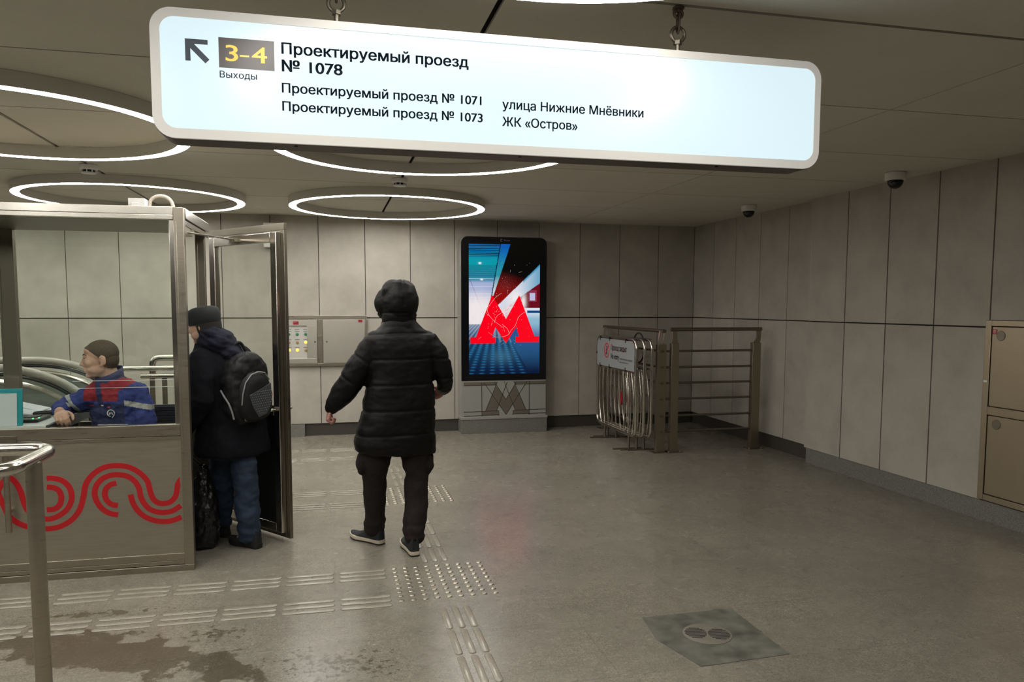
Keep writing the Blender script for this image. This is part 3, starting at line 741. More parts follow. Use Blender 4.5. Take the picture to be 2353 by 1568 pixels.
def chair():
    t = thing('office_chair', 'dark navy office chair with a ribbed back inside the booth', 'chair', (-1.28, 5.25, 0))
    MB().ball((-1.28, 5.25, 0.46), (0.23, 0.23, 0.04)).build('seat', MT['navyplastic'], t)
    mb = MB()
    for k in range(6): mb.box(-1.30, -0.985, 5.49 - 0.004 * (k % 2), 5.52, 0.72 + 0.035 * k, 0.752 + 0.035 * k)
    mb.box(-1.31, -0.975, 5.505, 5.525, 0.71, 0.935); mb.build('backrest', MT['navyplastic'], t, bevel=0.003)
    MB().tube([(-1.15, 5.30, 0.44), (-1.12, 5.49, 0.47), (-1.12, 5.53, 0.75)], 0.014, 8).build('backrest_bracket', MT['black'], t)
    MB().cyl((-1.28, 5.25, 0.06), (-1.28, 5.25, 0.44), 0.025).build('gas_lift', MT['black'], t)
    for k in range(5):
        a = 2 * math.pi * k / 5 + 0.3; e = (-1.28 + 0.24 * math.cos(a), 5.25 + 0.24 * math.sin(a))
        MB().tube([(-1.28, 5.25, 0.09), (e[0], e[1], 0.065)], [0.022, 0.014], 8).build('leg', MT['black'], t)
        MB().cyl((e[0] - 0.01, e[1], 0.028), (e[0] + 0.01, e[1], 0.028), 0.028, 16).build('caster', MT['black'], t)
chair()

# ------------------------------------------------------------------ behind the booth: escalator, guard rail
def escalator():
    t = thing('escalator', 'escalator with curved glass balustrades behind the guard booth', 'escalator', (-3.2, 7.6, 0))
    for y0 in (7.15, 8.1):
        def newel(d, z1=1.08):
            rx, rz = 0.82 - d, 0.53 - d * 0.7
            return [Vector((-5.5, z1 - d)), Vector((-2.77, z1 - d))] + [Vector((-2.77 + rx * math.sin(a_), 0.55 - d * 0.3 + rz * math.cos(a_))) for a_ in [math.radians(6 * k) for k in range(1, 16)]] + [Vector((-2.0 - d, 0.46)), Vector((-2.15, 0.40)), Vector((-5.5, 0.40))]
        P3 = lambda L: [(p.x, y0, p.y) for p in L]
        MB().tube(P3(newel(0.0)), 0.034, 12).build('handrail', MT['esc_rail'], t)
        MB().tube(P3(newel(0.052)[:-1]), 0.016, 8).build('handrail_guide', MT['rubber'], t)
        inner = newel(0.115)
        MB().tube(P3(inner[:-2]), 0.020, 8).build('trim', MT['steel_b'], t)
        MB().prism([(p.x - 0.02, p.y) for p in inner], 'y', y0 - 0.01, y0 + 0.01).build('balustrade_panel', MT['escal'], t, smooth=False)
        MB().box(-5.5, -1.75, y0 - 0.10, y0 + 0.10, 0.0, 0.34).build('skirt', MT['steel'], t, bevel=0.01)
    MB().box(-5.5, -1.75, 7.25, 8.0, 0.0, 0.02).build('landing_plate', MT['steel_d'], t)
escalator()
def guard_rail():
    t = thing('guard_rail', 'tubular steel guard rail standing behind the guard booth', 'railing', (-1.2, 6.55, 0))
    y = 6.55
    MB().tube(fillet([(-1.385, y, 1.02), (-1.385, y, 1.185), (-1.04, y, 1.185)], 0.06), 0.024, 12).build('handrail', MT['steel_b'], t)
    for z in (1.105, 1.045): MB().tube([(-1.60 if z > 1.1 else -1.46, y - 0.05, z), (-1.04, y - 0.05, z)], 0.020, 12).build('rail', MT['steel_b'], t)
    for x in (-1.385, -1.295, -1.06): MB().tube([(x, y - 0.02, 0.0), (x, y - 0.02, 1.04)], 0.020, 12).build('post', MT['steel'], t)
guard_rail()

# ------------------------------------------------------------------ handrail in front of the booth
def handrail():
    t = thing('handrail', 'polished steel handrail loop on one round post before the booth', 'handrail', (-0.97, 2.9, 0))
    z = 1.05
    pts = fillet([(-2.4, 3.30, z), (-1.042, 3.235, z), (-1.052, 2.82, z), (-2.4, 2.74, z)], 0.09, 8)
    MB().tube(pts, 0.024, 16).build('rail', MT['steel_b'], t)
    MB().tube([(-1.048, 3.03, 0.0), (-1.048, 3.03, 1.035)], 0.0275, 20).build('post', MT['steel'], t)
handrail()

# ------------------------------------------------------------------ video kiosk by the back wall
def kiosk():
    yf, X0, X1, ZT = 9.37, 1.570, 2.672, 2.462
    t = thing('advertising_kiosk', 'tall digital advertising kiosk with a red M on its screen by the back wall', 'kiosk', (2.12, 9.5, 0))
    o = MB().box(X0 + 0.005, X1 + 0.01, yf - 0.005, YB - 0.005, 0, 0.178).build('plinth', MT['granite'], t, bevel=0.003)
    MB().box(X0 - 0.004, X1 + 0.016, yf - 0.014, YB - 0.003, 0.178, 0.212).build('ledge', MT['kiosk'], t, bevel=0.003)
    out = [(X0, 0.212), (X1, 0.212)] + [(x, z) for x, z in rrect(X0, X1, 1.0, ZT, 0.085)[:18]]
    MB().prism(out, 'y', yf + 0.012, YB - 0.004).build('body', MT['kiosk'], t)
    bz = [(X0 + 0.004, 0.668), (X1 - 0.004, 0.668)] + [(x, z) for x, z in rrect(X0 + 0.004, X1 - 0.004, 1.0, ZT - 0.004, 0.082)[:18]]
    MB().prism(bz, 'y', yf, yf + 0.013).build('bezel', MT['bezel'], t)
    # M pattern panel, drawn from the joints of the real one
    fx = lambda x: 1.603 + (x - 52) / (2172 - 52) * (2.664 - 1.603)
    fz = lambda x, y: 0.6525 - ((y + (x - 52) * 0.026) - 180) / (1165 - 180) * 0.438
    q = lambda pts: [(fx(a), fz(a, b)) for a, b in pts]
    pn = MB().box(X0 + 0.006, X1 - 0.006, yf + 0.002, yf + 0.013, 0.213, 0.666).build('patterned_panel', MT['kiosk_p'], t)
    shapes = [[(885, 285), (1130, 665), (1362, 262), (1650, 960), (1370, 985), (1305, 800), (1135, 1090), (948, 830), (890, 990), (605, 1000)],
              [(515, 1015), (950, 990), (950, 1105), (515, 1125)], [(1310, 985), (1745, 965), (1745, 1075), (1310, 1090)],
              [(52, 185), (905, 165), (880, 250), (52, 280)], [(1330, 150), (2172, 125), (2172, 210), (1370, 235)]]
    for sh in shapes: MB().prism(q(sh), 'y', yf + 0.0008, yf + 0.0022).build('pattern_patch', MT['kiosk_m'], pn, smooth=False)
    lines = [[(505, 180), (515, 1150)], [(1738, 135), (1740, 1110)], [(52, 280), (880, 250)], [(1370, 235), (2172, 210)], [(52, 1028), (950, 990), (950, 1130)], [(1310, 1120), (1310, 985), (2172, 945)], [(52, 1145), (950, 1105)], [(1310, 1085), (2172, 1060)],
             [(560, 180), (1135, 1100)], [(830, 165), (1130, 670)], [(1085, 160), (1380, 985)], [(1335, 150), (1655, 965)], [(910, 165), (605, 1005)], [(1165, 160), (890, 995)], [(1415, 150), (1130, 670)], [(1685, 140), (1135, 1100)]]
    mb = MB()
    for l in lines: ribbon(mb, [Vector(p) for p in q(l)], 0.008, 'y', yf + 0.0002, yf + 0.0025)
    mb.build('joint_line', MT['kiosk_l'], pn, smooth=False)
    # screen
    SX0, SX1, SZ0, SZ1 = 1.670, 2.580, 0.749, 2.372
    sx = lambda x: SX0 + (x - 152) / 536 * (SX1 - SX0)
    sz = lambda y: SZ1 - (y - 97) / 981 * (SZ1 - SZ0)
    def lerp(a, b, t): t = max(0, min(1, t)); return tuple(p + (q_ - p) * t for p, q_ in zip(a, b))
    def xl(y, x0, y0, x1, y1): return x0 + (y - y0) * (x1 - x0) / (y1 - y0)
    def paint(x, y):
        l1 = xl(y, 385, 100, 318, 485); l2 = xl(y, 462, 100, 335, 485)
        l3 = xl(x, 245, 688, 555, 370); l4 = xl(x, 388, 688, 610, 372)
        glow = math.exp(-(((x - 215) / 95) ** 2 + ((y - 600) / 120) ** 2))
        if y < 700 and x < l1:
            c = lerp((0.0, 0.16, 0.55), (0.0, 0.36, 0.45), (y - 110) / 110)
            c = lerp(c, (0.02, 0.25, 0.40), (y - 250) / 100); c = lerp(c, (0.40, 0.48, 0.75), (y - 365) / 25)
            c = lerp(c, (0.95, 0.92, 0.95), (y - 440) / 120)
            if y < 200 and (y - 97) % 11.5 < 5: c = (0.0, 0.02, 0.06)
            if 245 < y < 340 and (y - 97) % 8 < 3: c = lerp(c, (0, 0.03, 0.08), 0.55)
            if y > 365 and abs(x - xl(y, 160, 365, 250, 590)) < 2: c = lerp(c, (0.15, 0.05, 0.15), 0.7)
            if 355 < y < 362: c = (0.35, 0.65, 0.72)
            if y > 440: c = lerp(c, (0.85, 0.35, 0.42), min(1, (y - 440) / 60) * 0.75 * max(0, noise.noise(Vector((x / 11, y / 45, 2)))))
            if y > 400 and (y % 26) < 3: c = lerp(c, (0.95, 0.97, 1.0), 0.6)
            for lx, ly in ((234, 242), (247, 363)):
                c = lerp(c, (1, 1, 1), 1.6 * math.exp(-((x - lx) / 9) ** 2 - ((y - ly) / 6) ** 2))
            return lerp(c, (1, 0.93, 0.93), glow)
        if y < 485 and x < l2:
            if x - l1 < 7: return (0.0, 0.01, 0.05)
            c = lerp((0.0, 0.11, 0.50), (0.02, 0.33, 0.42), (y - 120) / 180); return lerp(c, (0.65, 0.78, 0.85), (y - 330) / 120)
        if y < l3 and y < 640:
            c = (0.0, 0.0, 0.0); c = lerp(c, (0.36, 0.0, 0.0), (y - 300 - 0.30 * (x - 420)) / 230); return lerp(c, (0.55, 0.25, 0.25), 0.5 * max(0, noise.noise(Vector((x / 5, y / 5, 1)))) * math.exp(-((x - 430) / 60) ** 2 - ((y - 400) / 60) ** 2))
        if y < l4 and y < 700:
            c = lerp((0.75, 0.80, 0.92), (0.20, 0.46, 0.66), (x - 520) / 150); c = lerp(c, (0.0, 0.25, 0.5), 1 - (y - l3) / 25 if x > 560 else 0)
            return lerp(c, (1, 0.95, 0.96), math.exp(-(((x - 500) / 60) ** 2 + ((y - 500) / 60) ** 2)))
        if y < 575 and x > 560 - (575 - y) * 0.3:
            c = (0.16, 0.0, 0.01)
            if abs(x - 632) < 20 and 462 < y < 520: c = (0.55, 0.60, 0.85)
            elif 600 < x < 665 and 440 < y < 530: c = (0.30, 0.03, 0.08)
            return lerp(c, (1, 0.9, 0.9), math.exp(-(((x - 562) / 22) ** 2 + ((y - 530) / 70) ** 2)))
        if x > 585 and y < 795:
            if 596 < y < 614 and x > 592: return (0.0, 0.06, 0.22)
            c = lerp((0.80, 0.88, 0.97), (0.30, 0.55, 0.72), (y - 600) / 60); return lerp(c, (0.12, 0.20, 0.42), (y - 690) / 90)
        if x < 600 and y < 700: return lerp(lerp((0.92, 0.80, 0.82), (0.75, 0.25, 0.28), 0.8 * max(0, noise.noise(Vector((x / 30, (y + x * 0.55) / 7, 4))))), (0.35, 0.5, 0.7), (y - 640) / 80 + (x - 330) / 500)
        # floor of the picture: ribbed paving running to the vanishing point
        c = lerp((0.02, 0.13, 0.28), (0.0, 0.008, 0.045), (y - 780) / 280)
        u = (x - 345) / max(20, (y - 560)); edge = xl(y, 450, 790, 610, 1075)
        if x < edge:
            row = math.log(max(1.0, y - 560)) * 21
            k = u * 6.5 + 0.25
            dot = (0.5 + 0.5 * math.cos(2 * math.pi * k)) ** 1.5 * (0.5 + 0.5 * math.cos(2 * math.pi * row)) ** 2.5 * (1.1 - (y - 830) / 420)
            c = lerp(c, (0.03, 0.26, 0.55), dot * 0.9) if y > 830 else c
            c = lerp(c, (0.0, 0.01, 0.05), 0.6 * (0.5 - 0.5 * math.cos(2 * math.pi * k)))
            if y < 840: c = lerp(c, (0.45, 0.5, 0.62), (840 - y) / 220 + 0.25 * math.sin(k * 6.3))
        else: c = lerp(c, (0.02, 0.10, 0.30), 0.6 - (y - 850) / 300 + 0.2 * noise.noise(Vector((x / 6, y / 6, 0))))
        return lerp(c, (0.08, 0.26, 0.40), 0.4 * math.exp(-(((x - 400) / 90) ** 2 + ((y - 940) / 60) ** 2)))
    nx, nz = 170, 310
    vs, cols, fs = [], [], []
    for j in range(nz + 1):
        for i in range(nx + 1):
            x, y = 152 + 536 * i / nx, 97 + 981 * j / nz
            vs.append((sx(x), yf - 0.001, sz(y))); cols.append(paint(x, y))
    for j in range(nz):
        for i in range(nx):
            a = j * (nx + 1) + i; fs.append((a, a + nx + 1, a + nx + 2, a + 1))
    me = bpy.data.meshes.new('screen'); me.from_pydata(vs, [], fs)
    at = me.color_attributes.new('picture', 'FLOAT_COLOR', 'POINT')
    at.data.foreach_set('color', [c for cc in cols for c in (*[max(0, v) for v in cc], 1.0)])
    m, nt, p = new_mat('screen_picture')
    a = nt.nodes.new('ShaderNodeVertexColor'); a.layer_name = 'picture'
    p.inputs['Base Color'].default_value = (0.005, 0.005, 0.005, 1); p.inputs['Roughness'].default_value = 0.12
    nt.links.new(a.outputs[0], p.inputs['Emission Color']); p.inputs['Emission Strength'].default_value = 0.85
    scr = link('screen', me, m, t); scr['label'] = 'lit screen with a blue station picture'
    mred = mat('screen_red', (0.02, 0, 0), 0.12, emit=(1.0, 0.0, 0.012), es=0.95)
    mw_ = mat('screen_white', (0.02, 0.02, 0.02), 0.12, emit=(1.0, 0.75, 0.75), es=0.55)
    Mp = [(163, 845), (163, 797), (204, 797), (325, 480), (430, 660), (530, 480), (648, 792), (682, 792), (682, 838), (502, 838), (502, 793), (530, 793), (507, 722), (430, 845), (350, 722), (323, 797), (350, 797), (350, 845)]
    # two legs and the middle V keep the outline exact without a concave cap problem
    bm = bmesh.new()
    vv = [bm.verts.new((sx(a_), yf - 0.002, sz(b_))) for a_, b_ in Mp]
    from mathutils.geometry import tessellate_polygon
    for tr in tessellate_polygon([[Vector((a_, b_, 0)) for a_, b_ in Mp]]): bm.faces.new([vv[i] for i in tr])
    me = bpy.data.meshes.new('letter_m'); bm.to_mesh(me); bm.free()
    lg = link('letter_m', me, mred, scr); lg['label'] = 'big red letter M on the screen'
    mb = MB()
    for c in ([(395, 465), (350, 500), (300, 565), (292, 610), (330, 665), (395, 715)], [(585, 600), (530, 640), (500, 710), (470, 745), (445, 780), (400, 795), (330, 797)], [(400, 700), (440, 735), (455, 775)], [(340, 690), (360, 640), (400, 610)]):
        ribbon(mb, [Vector((sx(p_.x), sz(p_.y))) for p_ in spline(c, 5)], 0.0035, 'y', yf - 0.0032, yf - 0.0026)
    random.seed(5)
    for k in range(70):
        a_, b_ = random.gauss(400, 90), random.uniform(230, 860); r = random.uniform(0.7, 1.8)
        if 160 < a_ < 680: mb.prism([(sx(a_ - r), sz(b_ - r)), (sx(a_ + r), sz(b_ - r)), (sx(a_ + r), sz(b_ + r)), (sx(a_ - r), sz(b_ + r))], 'y', yf - 0.0032, yf - 0.0026)
    for k in range(26):
        a_, b_ = random.gauss(420, 110), random.uniform(300, 850); c_, d_ = a_ + random.uniform(-45, 45), b_ + random.uniform(-40, 40)
        if 170 < a_ < 670 and 170 < c_ < 670: ribbon(mb, [Vector((sx(a_), sz(b_))), Vector((sx(c_), sz(d_)))], 0.0018, 'y', yf - 0.0031, yf - 0.0026)
    mb.build('network_lines', mw_, scr, smooth=False)
    text('Russ', MT['packgrey'], t, (2.115, yf - 0.0008, 2.409), 0.075, 0.018, bold=0.0)
    mb = MB(); c0 = (2.085, 2.418); ribbon(mb, [Vector((c0[0] + 0.013 * math.cos(a), c0[1] + 0.013 * math.sin(a))) for a in [math.radians(40 + k * 14) for k in range(21)]], 0.007, 'y', yf - 0.0012, yf)
    mb.build('logo', MT['packgrey'], t, smooth=False)
kiosk()

# ------------------------------------------------------------------ control cabinet on the back wall
def wall_cabinet():
    yf = 9.592
    t = thing('control_cabinet', 'steel control cabinet with green and amber lamps set in back wall', 'cabinet', (-0.08, YB, 0.865))
    st = MT['cab']
    mb = MB()
    for b in ((-0.60, 0.435, 0.865, 0.902), (-0.60, 0.435, 1.437, 1.482), (-0.60, -0.53, 0.902, 1.437), (-0.160, -0.097, 0.902, 1.437), (0.411, 0.435, 0.902, 1.437)): mb.box(b[0], b[1], yf, YB + 0.02, b[2], b[3])
    mb.build('frame', MT['steel'], t, bevel=0.003)
    mb = MB(); Z0, Z1 = 0.904, 1.434
    for b in ((-0.528, -0.163, 1.360, Z1), (-0.528, -0.163, Z0, 0.960), (-0.284, -0.163, 0.960, 1.360)): mb.box(b[0], b[1], yf - 0.004, yf + 0.012, b[2], b[3])
    d = mb.build('door', st, t, bevel=0.002)
    MB().cyl((-0.189, yf - 0.010, 1.163), (-0.189, yf - 0.002, 1.163), 0.011, 16).build('lock', MT['steel_d'], d)
    s_ = MB().box(-0.443, -0.378, yf - 0.0055, yf - 0.0042, 1.373, 1.412).build('sticker', MT['redp'], d); s_['label'] = 'red sticker with white letters'
    text('ПУИ', MT['whiteprint'], s_, (-0.436, yf - 0.0058, 1.383), 0.051, 0.018, bold=0.01)
    o = MB().box(-0.529, -0.283, yf + 0.014, yf + 0.02, 0.955, 1.365).build('lamp_panel', MT['panelgrey'], t)
    for i, x in enumerate((-0.494, -0.398, -0.299)):
        for j, (z, ms) in enumerate(((1.257, 'ggg'), (1.158, 'aal'), (1.063, 'lla'))):
            k = ms[i]; mm = {'g': MT['led_g'], 'a': MT['led_a'], 'l': MT['led_on']}[k]
            mb = MB(); mb.cyl((x, yf + 0.006, z), (x, yf + 0.015, z), 0.017, 20); mb.ball((x, yf + 0.006, z), (0.015, 0.006, 0.015))
            l_ = mb.build('lamp', mm, o); l_['label'] = {'g': 'green lamp', 'a': 'unlit amber lamp', 'l': 'lit amber lamp'}[k]
        for z in (1.312, 1.288, 1.19, 1.096): MB().box(x - 0.027, x + 0.027, yf + 0.0132, yf + 0.0142, z - 0.003, z + 0.004).build('caption_strip', MT['ink'], o)
    d2 = MB().box(-0.094, 0.409, yf - 0.004, yf + 0.012, Z0, Z1).build('door', st, t, bevel=0.002)
    MB().cyl((-0.05, yf - 0.010, 1.163), (-0.05, yf - 0.002, 1.163), 0.011, 16).build('lock', MT['steel_d'], d2)
    s_ = MB().box(0.329, 0.380, yf - 0.0055, yf - 0.0042, 1.399, 1.432).build('sticker', MT['redp'], d2); s_['label'] = 'red sticker with white letters'
    text('ИС', MT['whiteprint'], s_, (0.338, yf - 0.0058, 1.408), 0.033, 0.015, bold=0.01)
wall_cabinet()
mb = MB(); mb.box(-0.754, -0.53, 9.52, YB - 0.001, 2.29, 2.575)
tag(mb.build('wall_box', MT['white'], bevel=0.004), 'white box high on the back wall behind the open booth door', 'box')

# ------------------------------------------------------------------ steel cabinet in the right wall
def right_cabinet():
    xf = XN - 0.014; Y1, Y0 = 4.712, 3.6
    t = thing('wall_cabinet', 'brushed steel cabinet with two stacked doors in the right wall', 'cabinet', (XN, 4.2, 0.163))
    mb = MB()
    for (a, b, c, d) in ((Y0, Y1, 1.462, 1.505), (Y0, Y1, 0.805, 0.868), (Y0, Y1, 0.163, 0.208), (Y1 - 0.052, Y1, 0.163, 1.505)): mb.box(xf, XN + 0.035, a, b if b < Y1 or a > Y0 else Y1 - 0.0525, c, d)
    mb.build('frame', MT['cab_w'], t, bevel=0.003)
    for z0, z1, zl in ((0.870, 1.459, 1.393), (0.211, 0.802, 0.742)):
        d = MB().box(xf + 0.005, XN + 0.02, Y0, Y1 - 0.056, z0, z1).build('door', MT['cab_w'], t, bevel=0.004)
        c = (xf, 4.578, zl)
        mb = MB(); mb.cyl((xf + 0.006, c[1], c[2]), (xf + 0.001, c[1], c[2]), 0.037, 28); mb.build('lock', MT['steel_d'], d, bevel=0.002)
    s_ = MB().box(xf + 0.003, xf + 0.0045, 4.612, 4.652, 1.403, 1.440).build('sticker', MT['redp'], t); s_['label'] = 'red sticker'
    mb = MB()
    for z in (1.412, 1.423, 1.431): mb.box(xf + 0.002, xf + 0.0029, 4.618, 4.646, z, z + 0.003)
    mb.build('print', MT['whiteprint'], s_)
    MB().box(xf - 0.004, xf, 4.668, 4.702, 1.045, 1.06).build('latch', MT['white'], t)
right_cabinet()

# ------------------------------------------------------------------ corner railing
def flat_post(t, x0, x1, y0, y1, lean):
    mb = MB(); mb.box(x0, x1, y0, y1, 0.004, 1.20)
    cx, cy = (x0 + x1) / 2, (y0 + y1) / 2
    mb.prism([(x0 + 0.004, 1.19), (x1 - 0.004, 1.19), (cx + 0.03 + lean, 1.25), (cx + 0.03 + lean, 1.335), (cx - 0.03 + lean, 1.335), (cx - 0.03 + lean, 1.25)], 'y', cy - 0.006, cy + 0.006)
    p = mb.build('post', MT['steel_r'], t, bevel=0.002)
    mb = MB(); mb.box(x0 - 0.04, x1 + 0.04, y0 - 0.03, y1 + 0.03, 0, 0.006); mb.build('base_plate', MT['steel_d'], p)
    for bx in (x0 - 0.025, x1 + 0.025): MB().lathe([(0.013, 0), (0.013, 0.008), (0.004, 0.016)], (bx, y0 - 0.015, 0.006), 10).build('bolt', MT['steel_b'], p)
def railing_front():
    t = thing('railing', 'brown-toned steel railing running from the corner post to the right wall', 'railing', (4.15, 7.70, 0), 'corner railing')
    flat_post(t, 3.610, 3.697, 7.68, 7.74, 0.0); flat_post(t, 4.590, 4.690, 7.68, 7.74, 0.03)
    for z in (1.115, 0.938, 0.765, 0.590, 0.404, 0.232): MB().tube([(3.56, 7.71, z), (4.62, 7.71, z)], 0.0125, 12).build('rail', MT['steel_d'], t)
    MB().tube([(3.605, 7.71, 1.352), (4.705, 7.71, 1.352)], 0.021, 14).build('handrail', MT['steel_d'], t)
def railing_side():
    t = thing('railing', 'steel railing running from the corner post back to the back wall', 'railing', (3.5, 8.6, 0), 'corner railing')
    for (a, b) in ((7.69, 7.75), (9.42, 9.48)): 
        mb = MB(); mb.box(3.450, 3.552, a, b, 0.004, 1.19); p = mb.build('post', MT['steel_r'], t, bevel=0.002)
        MB().box(3.41, 3.592, a - 0.03, b + 0.03, 0, 0.006).build('base_plate', MT['steel_d'], p)
        for dx in (-0.03, 0.03):
            M = Matrix.Translation((3.5 + dx, (a + b) / 2, 1.18)) @ Matrix.Rotation(math.radians(9), 4, 'Y')
            MB().box(-0.014, 0.014, -0.012, 0.012, 0, 0.155, M).build('bracket', MT['cab'], t)
    for z in (1.115, 0.938, 0.765, 0.590, 0.404, 0.232):
        MB().tube([(3.50, 7.66, z), (3.50, 9.60, z)], 0.0125, 12).build('rail', MT['steel_d'], t)
    MB().tube([(3.52, 7.68, 1.335), (3.52, 9.56, 1.335)], 0.020, 14).build('handrail', MT['steel_d'], t)
railing_front(); railing_side()

# ------------------------------------------------------------------ folded crowd barriers
def barrier(x, y0, y1, label, board, emblem):
    t = thing('crowd_barrier', label, 'barrier', (x, (y0 + y1) / 2, 0), 'crowd barriers stacked by the railing')
    z0, z1 = 0.165, 1.235
    st = MT['steel_b']
    fr = rrect(y0, y1, z0, z1, 0.10, 6)
    MB().tube([(x, a, b) for a, b in fr], 0.017, 12, closed=True).build('frame', st, t)
    zb = 0.885 if board else 0.93
    MB().tube([(x, y0, zb - 0.012), (x, y1, zb - 0.012)], 0.012, 10).build('crossbar', st, t)
    n = 9; yc = (y0 + y1) / 2
    for k in range(n):
        f = (k + 1) / (n + 1); yb = y0 + f * (y1 - y0); bow = (f - 0.5) * 0.16 if abs(f - 0.5) > 0.12 or not emblem else (0.075 if f >= 0.5 else -0.075) * 1.0
        pts = [(x, yb + bow * math.sin(math.pi * s_ / 10) - (0.02 * math.cos(math.pi * s_ / 10)), z0 + 0.01 + (zb - 0.02 - z0) * s_ / 10) for s_ in range(11)]
        MB().tube(pts, 0.0075, 8).build('bar', st, t)
    if emblem:
        mb = MB(); mb.prism([(yc + 0.05 * math.cos(a), 0.52 + 0.085 * math.sin(a)) for a in [2 * math.pi * k / 20 for k in range(20)]], 'x', x - 0.006, x + 0.006)
        e = mb.build('reflector', MT['redp'], t); e['label'] = 'red oval reflector'
    for yb in (y0 + 0.19, y1 - 0.28):
        mb = MB(); mb.cyl((x, yb, 0.008), (x, yb, z0), 0.014, 12); mb.tube([(x - 0.19, yb, 0.008), (x + 0.15, yb, 0.008)], 0.008, 8)
        mb.build('foot', MT['steel_d'], t)
    if board:
        xb = x - 0.019
        out = [(y0 + 0.02, 0.885), (y1 - 0.02, 0.885)] + rrect(y0 + 0.02, y1 - 0.02, 1.0, z1 - 0.02, 0.085)[:18]
        b = MB().prism(out, 'x', xb, xb + 0.004).build('sign_board', MT['board'], t); b['label'] = 'white no entry board'
        for yy_ in (y1 - 0.13, y1 - 0.45, y0 + 0.28):
            for zz in (z1 - 0.02, 0.888): MB().box(xb - 0.004, xb + 0.03, yy_ - 0.009, yy_ + 0.009, zz - 0.024, zz + 0.024).build('clip', MT['black'], b)
        MB().box(xb - 0.004, xb + 0.03, y1 - 0.03, y1 + 0.0, 1.02, 1.045).build('clip', MT['black'], b)
        cy, cz = y1 - 0.36, 1.075
        mb = MB(); ribbon(mb, [Vector((cy + 0.082 * math.cos(a), cz + 0.082 * math.sin(a))) for a in [2 * math.pi * k / 32 for k in range(33)]], 0.016, 'x', xb - 0.002, xb)
        ribbon(mb, [Vector((cy + 0.055, cz - 0.055)), Vector((cy - 0.055, cz + 0.055))], 0.012, 'x', xb - 0.003, xb)
        mb.build('prohibition_ring', MT['redprint'], b, smooth=False)
        mb = MB(); mb.prism([(cy + 0.013 * math.cos(a), cz + 0.042 + 0.013 * math.sin(a)) for a in [2 * math.pi * k / 14 for k in range(14)]], 'x', xb - 0.0015, xb)
        for l in ([(0, 0.028), (0, -0.012)], [(0, -0.01), (0.02, -0.055)], [(0, -0.01), (-0.022, -0.05)], [(0, 0.022), (0.028, -0.005)], [(0, 0.022), (-0.026, 0.0)]):
            ribbon(mb, [Vector((cy + p_[0], cz + p_[1])) for p_ in l], 0.012, 'x', xb - 0.0016, xb)
        mb.build('walking_figure', MT['blackprint'], b, smooth=False)
        text('Проход закрыт', MT['redprint'], b, (xb - 0.0005, y1 - 0.50, 1.085), 0.50, 0.065, plane='x')
        text('No entry', MT['blackprint'], b, (xb - 0.0005, y1 - 0.50, 0.985), 0.26, 0.065, plane='x')
        text('Приносим извинения за неудобства', MT['blackprint'], b, (xb - 0.0005, y1 - 0.78, 0.990), 0.38, 0.020, plane='x', bold=0.0)
        text('Sorry for the inconvenience', MT['blackprint'], b, (xb - 0.0005, y1 - 0.78, 0.955), 0.28, 0.018, plane='x', bold=0.0)
barrier(3.246, 7.79, 9.03, 'front crowd barrier of the stack, with the white no entry board', True, False)
barrier(3.310, 7.72, 9.10, 'middle steel crowd barrier of the stack, behind the no entry board', False, True)
barrier(3.378, 7.68, 9.00, 'rearmost steel crowd barrier of the stack, nearest the side railing', False, True)
mb = MB(); mb.tube([(3.345, 7.98 + 0.16 * math.cos(a), 1.14 + 0.165 * math.sin(a)) for a in [2 * math.pi * k / 28 for k in range(28)]], 0.009, 8, closed=True)
mb.tube([(3.345, 7.84, 1.10), (3.35, 7.80, 0.98), (3.345, 7.83, 0.90)], 0.009, 8)
tag(mb.build('cable', MT['rubber']), 'black cable looped over the top of the stacked crowd barriers', 'cable')

# ------------------------------------------------------------------ tactile paving
ORD = ['first', 'second', 'third', 'fourth', 'fifth', 'sixth', 'seventh', 'eighth', 'ninth', 'tenth']
def bar_mesh(L, along):
    w, h, n = 0.035, 0.0055, 6
    def outline(dw):
        out = []
        for sgn in (1, -1):
            for k in range(n + 1):
                a = -math.pi / 2 + math.pi * k / n if sgn > 0 else math.pi / 2 + math.pi * k / n
                out.append(((L / 2 - w / 2) * sgn + (w / 2 - dw) * math.cos(a), (w / 2 - dw) * math.sin(a)))
        return out
    rs = []
    for dw, z in ((0, 0), (0, 0.002), (0.003, h - 0.001), (0.006, h)):
        rs.append([Vector((p[0], p[1], z)) if along == 'x' else Vector((-p[1], p[0], z)) for p in outline(dw)])
    me = MB().rings(rs).mesh('tactile_bar', ang=25); me.materials.append(MT['tactile']); return me
BX, BY = bar_mesh(0.272, 'x'), bar_mesh(0.272, 'y')
def bar(me, x, y, label, group):
    o = bpy.data.objects.new('tactile_bar', me); COL.objects.link(o); o.location = (x, y, 0.0); tag(o, label, 'tactile bar', group)
RDG = ('nearest', 'middle', 'farthest')
for name, yc, xe, n in (('row close to the booth', 4.512, 0.295, 8), ('row farther out from the booth', 4.088, 0.298, 8)):
    for k in range(n):
        for r in range(3):
            bar(BX, xe - 0.136 - 0.300 * k, yc + (r - 1) * 0.066, f'{RDG[r]} bar of {ORD[k]} trio from front studs, {name}', 'tactile bars before the booth')
for name, yc, n in (('near row leading to the rear studs', 6.18, 5), ('far row leading to the rear studs', 6.60, 5), ('nearer row by the back wall', 8.12, 5), ('farthest row by the back wall', 8.62, 5)):
    for k in range(n):
        for r in range(3):
            bar(BX, 0.238 - 0.136 - 0.300 * k, yc + (r - 1) * 0.066, f'{RDG[r]} bar of {ORD[k]} trio from right, {name}', 'tactile bars behind the booth door')
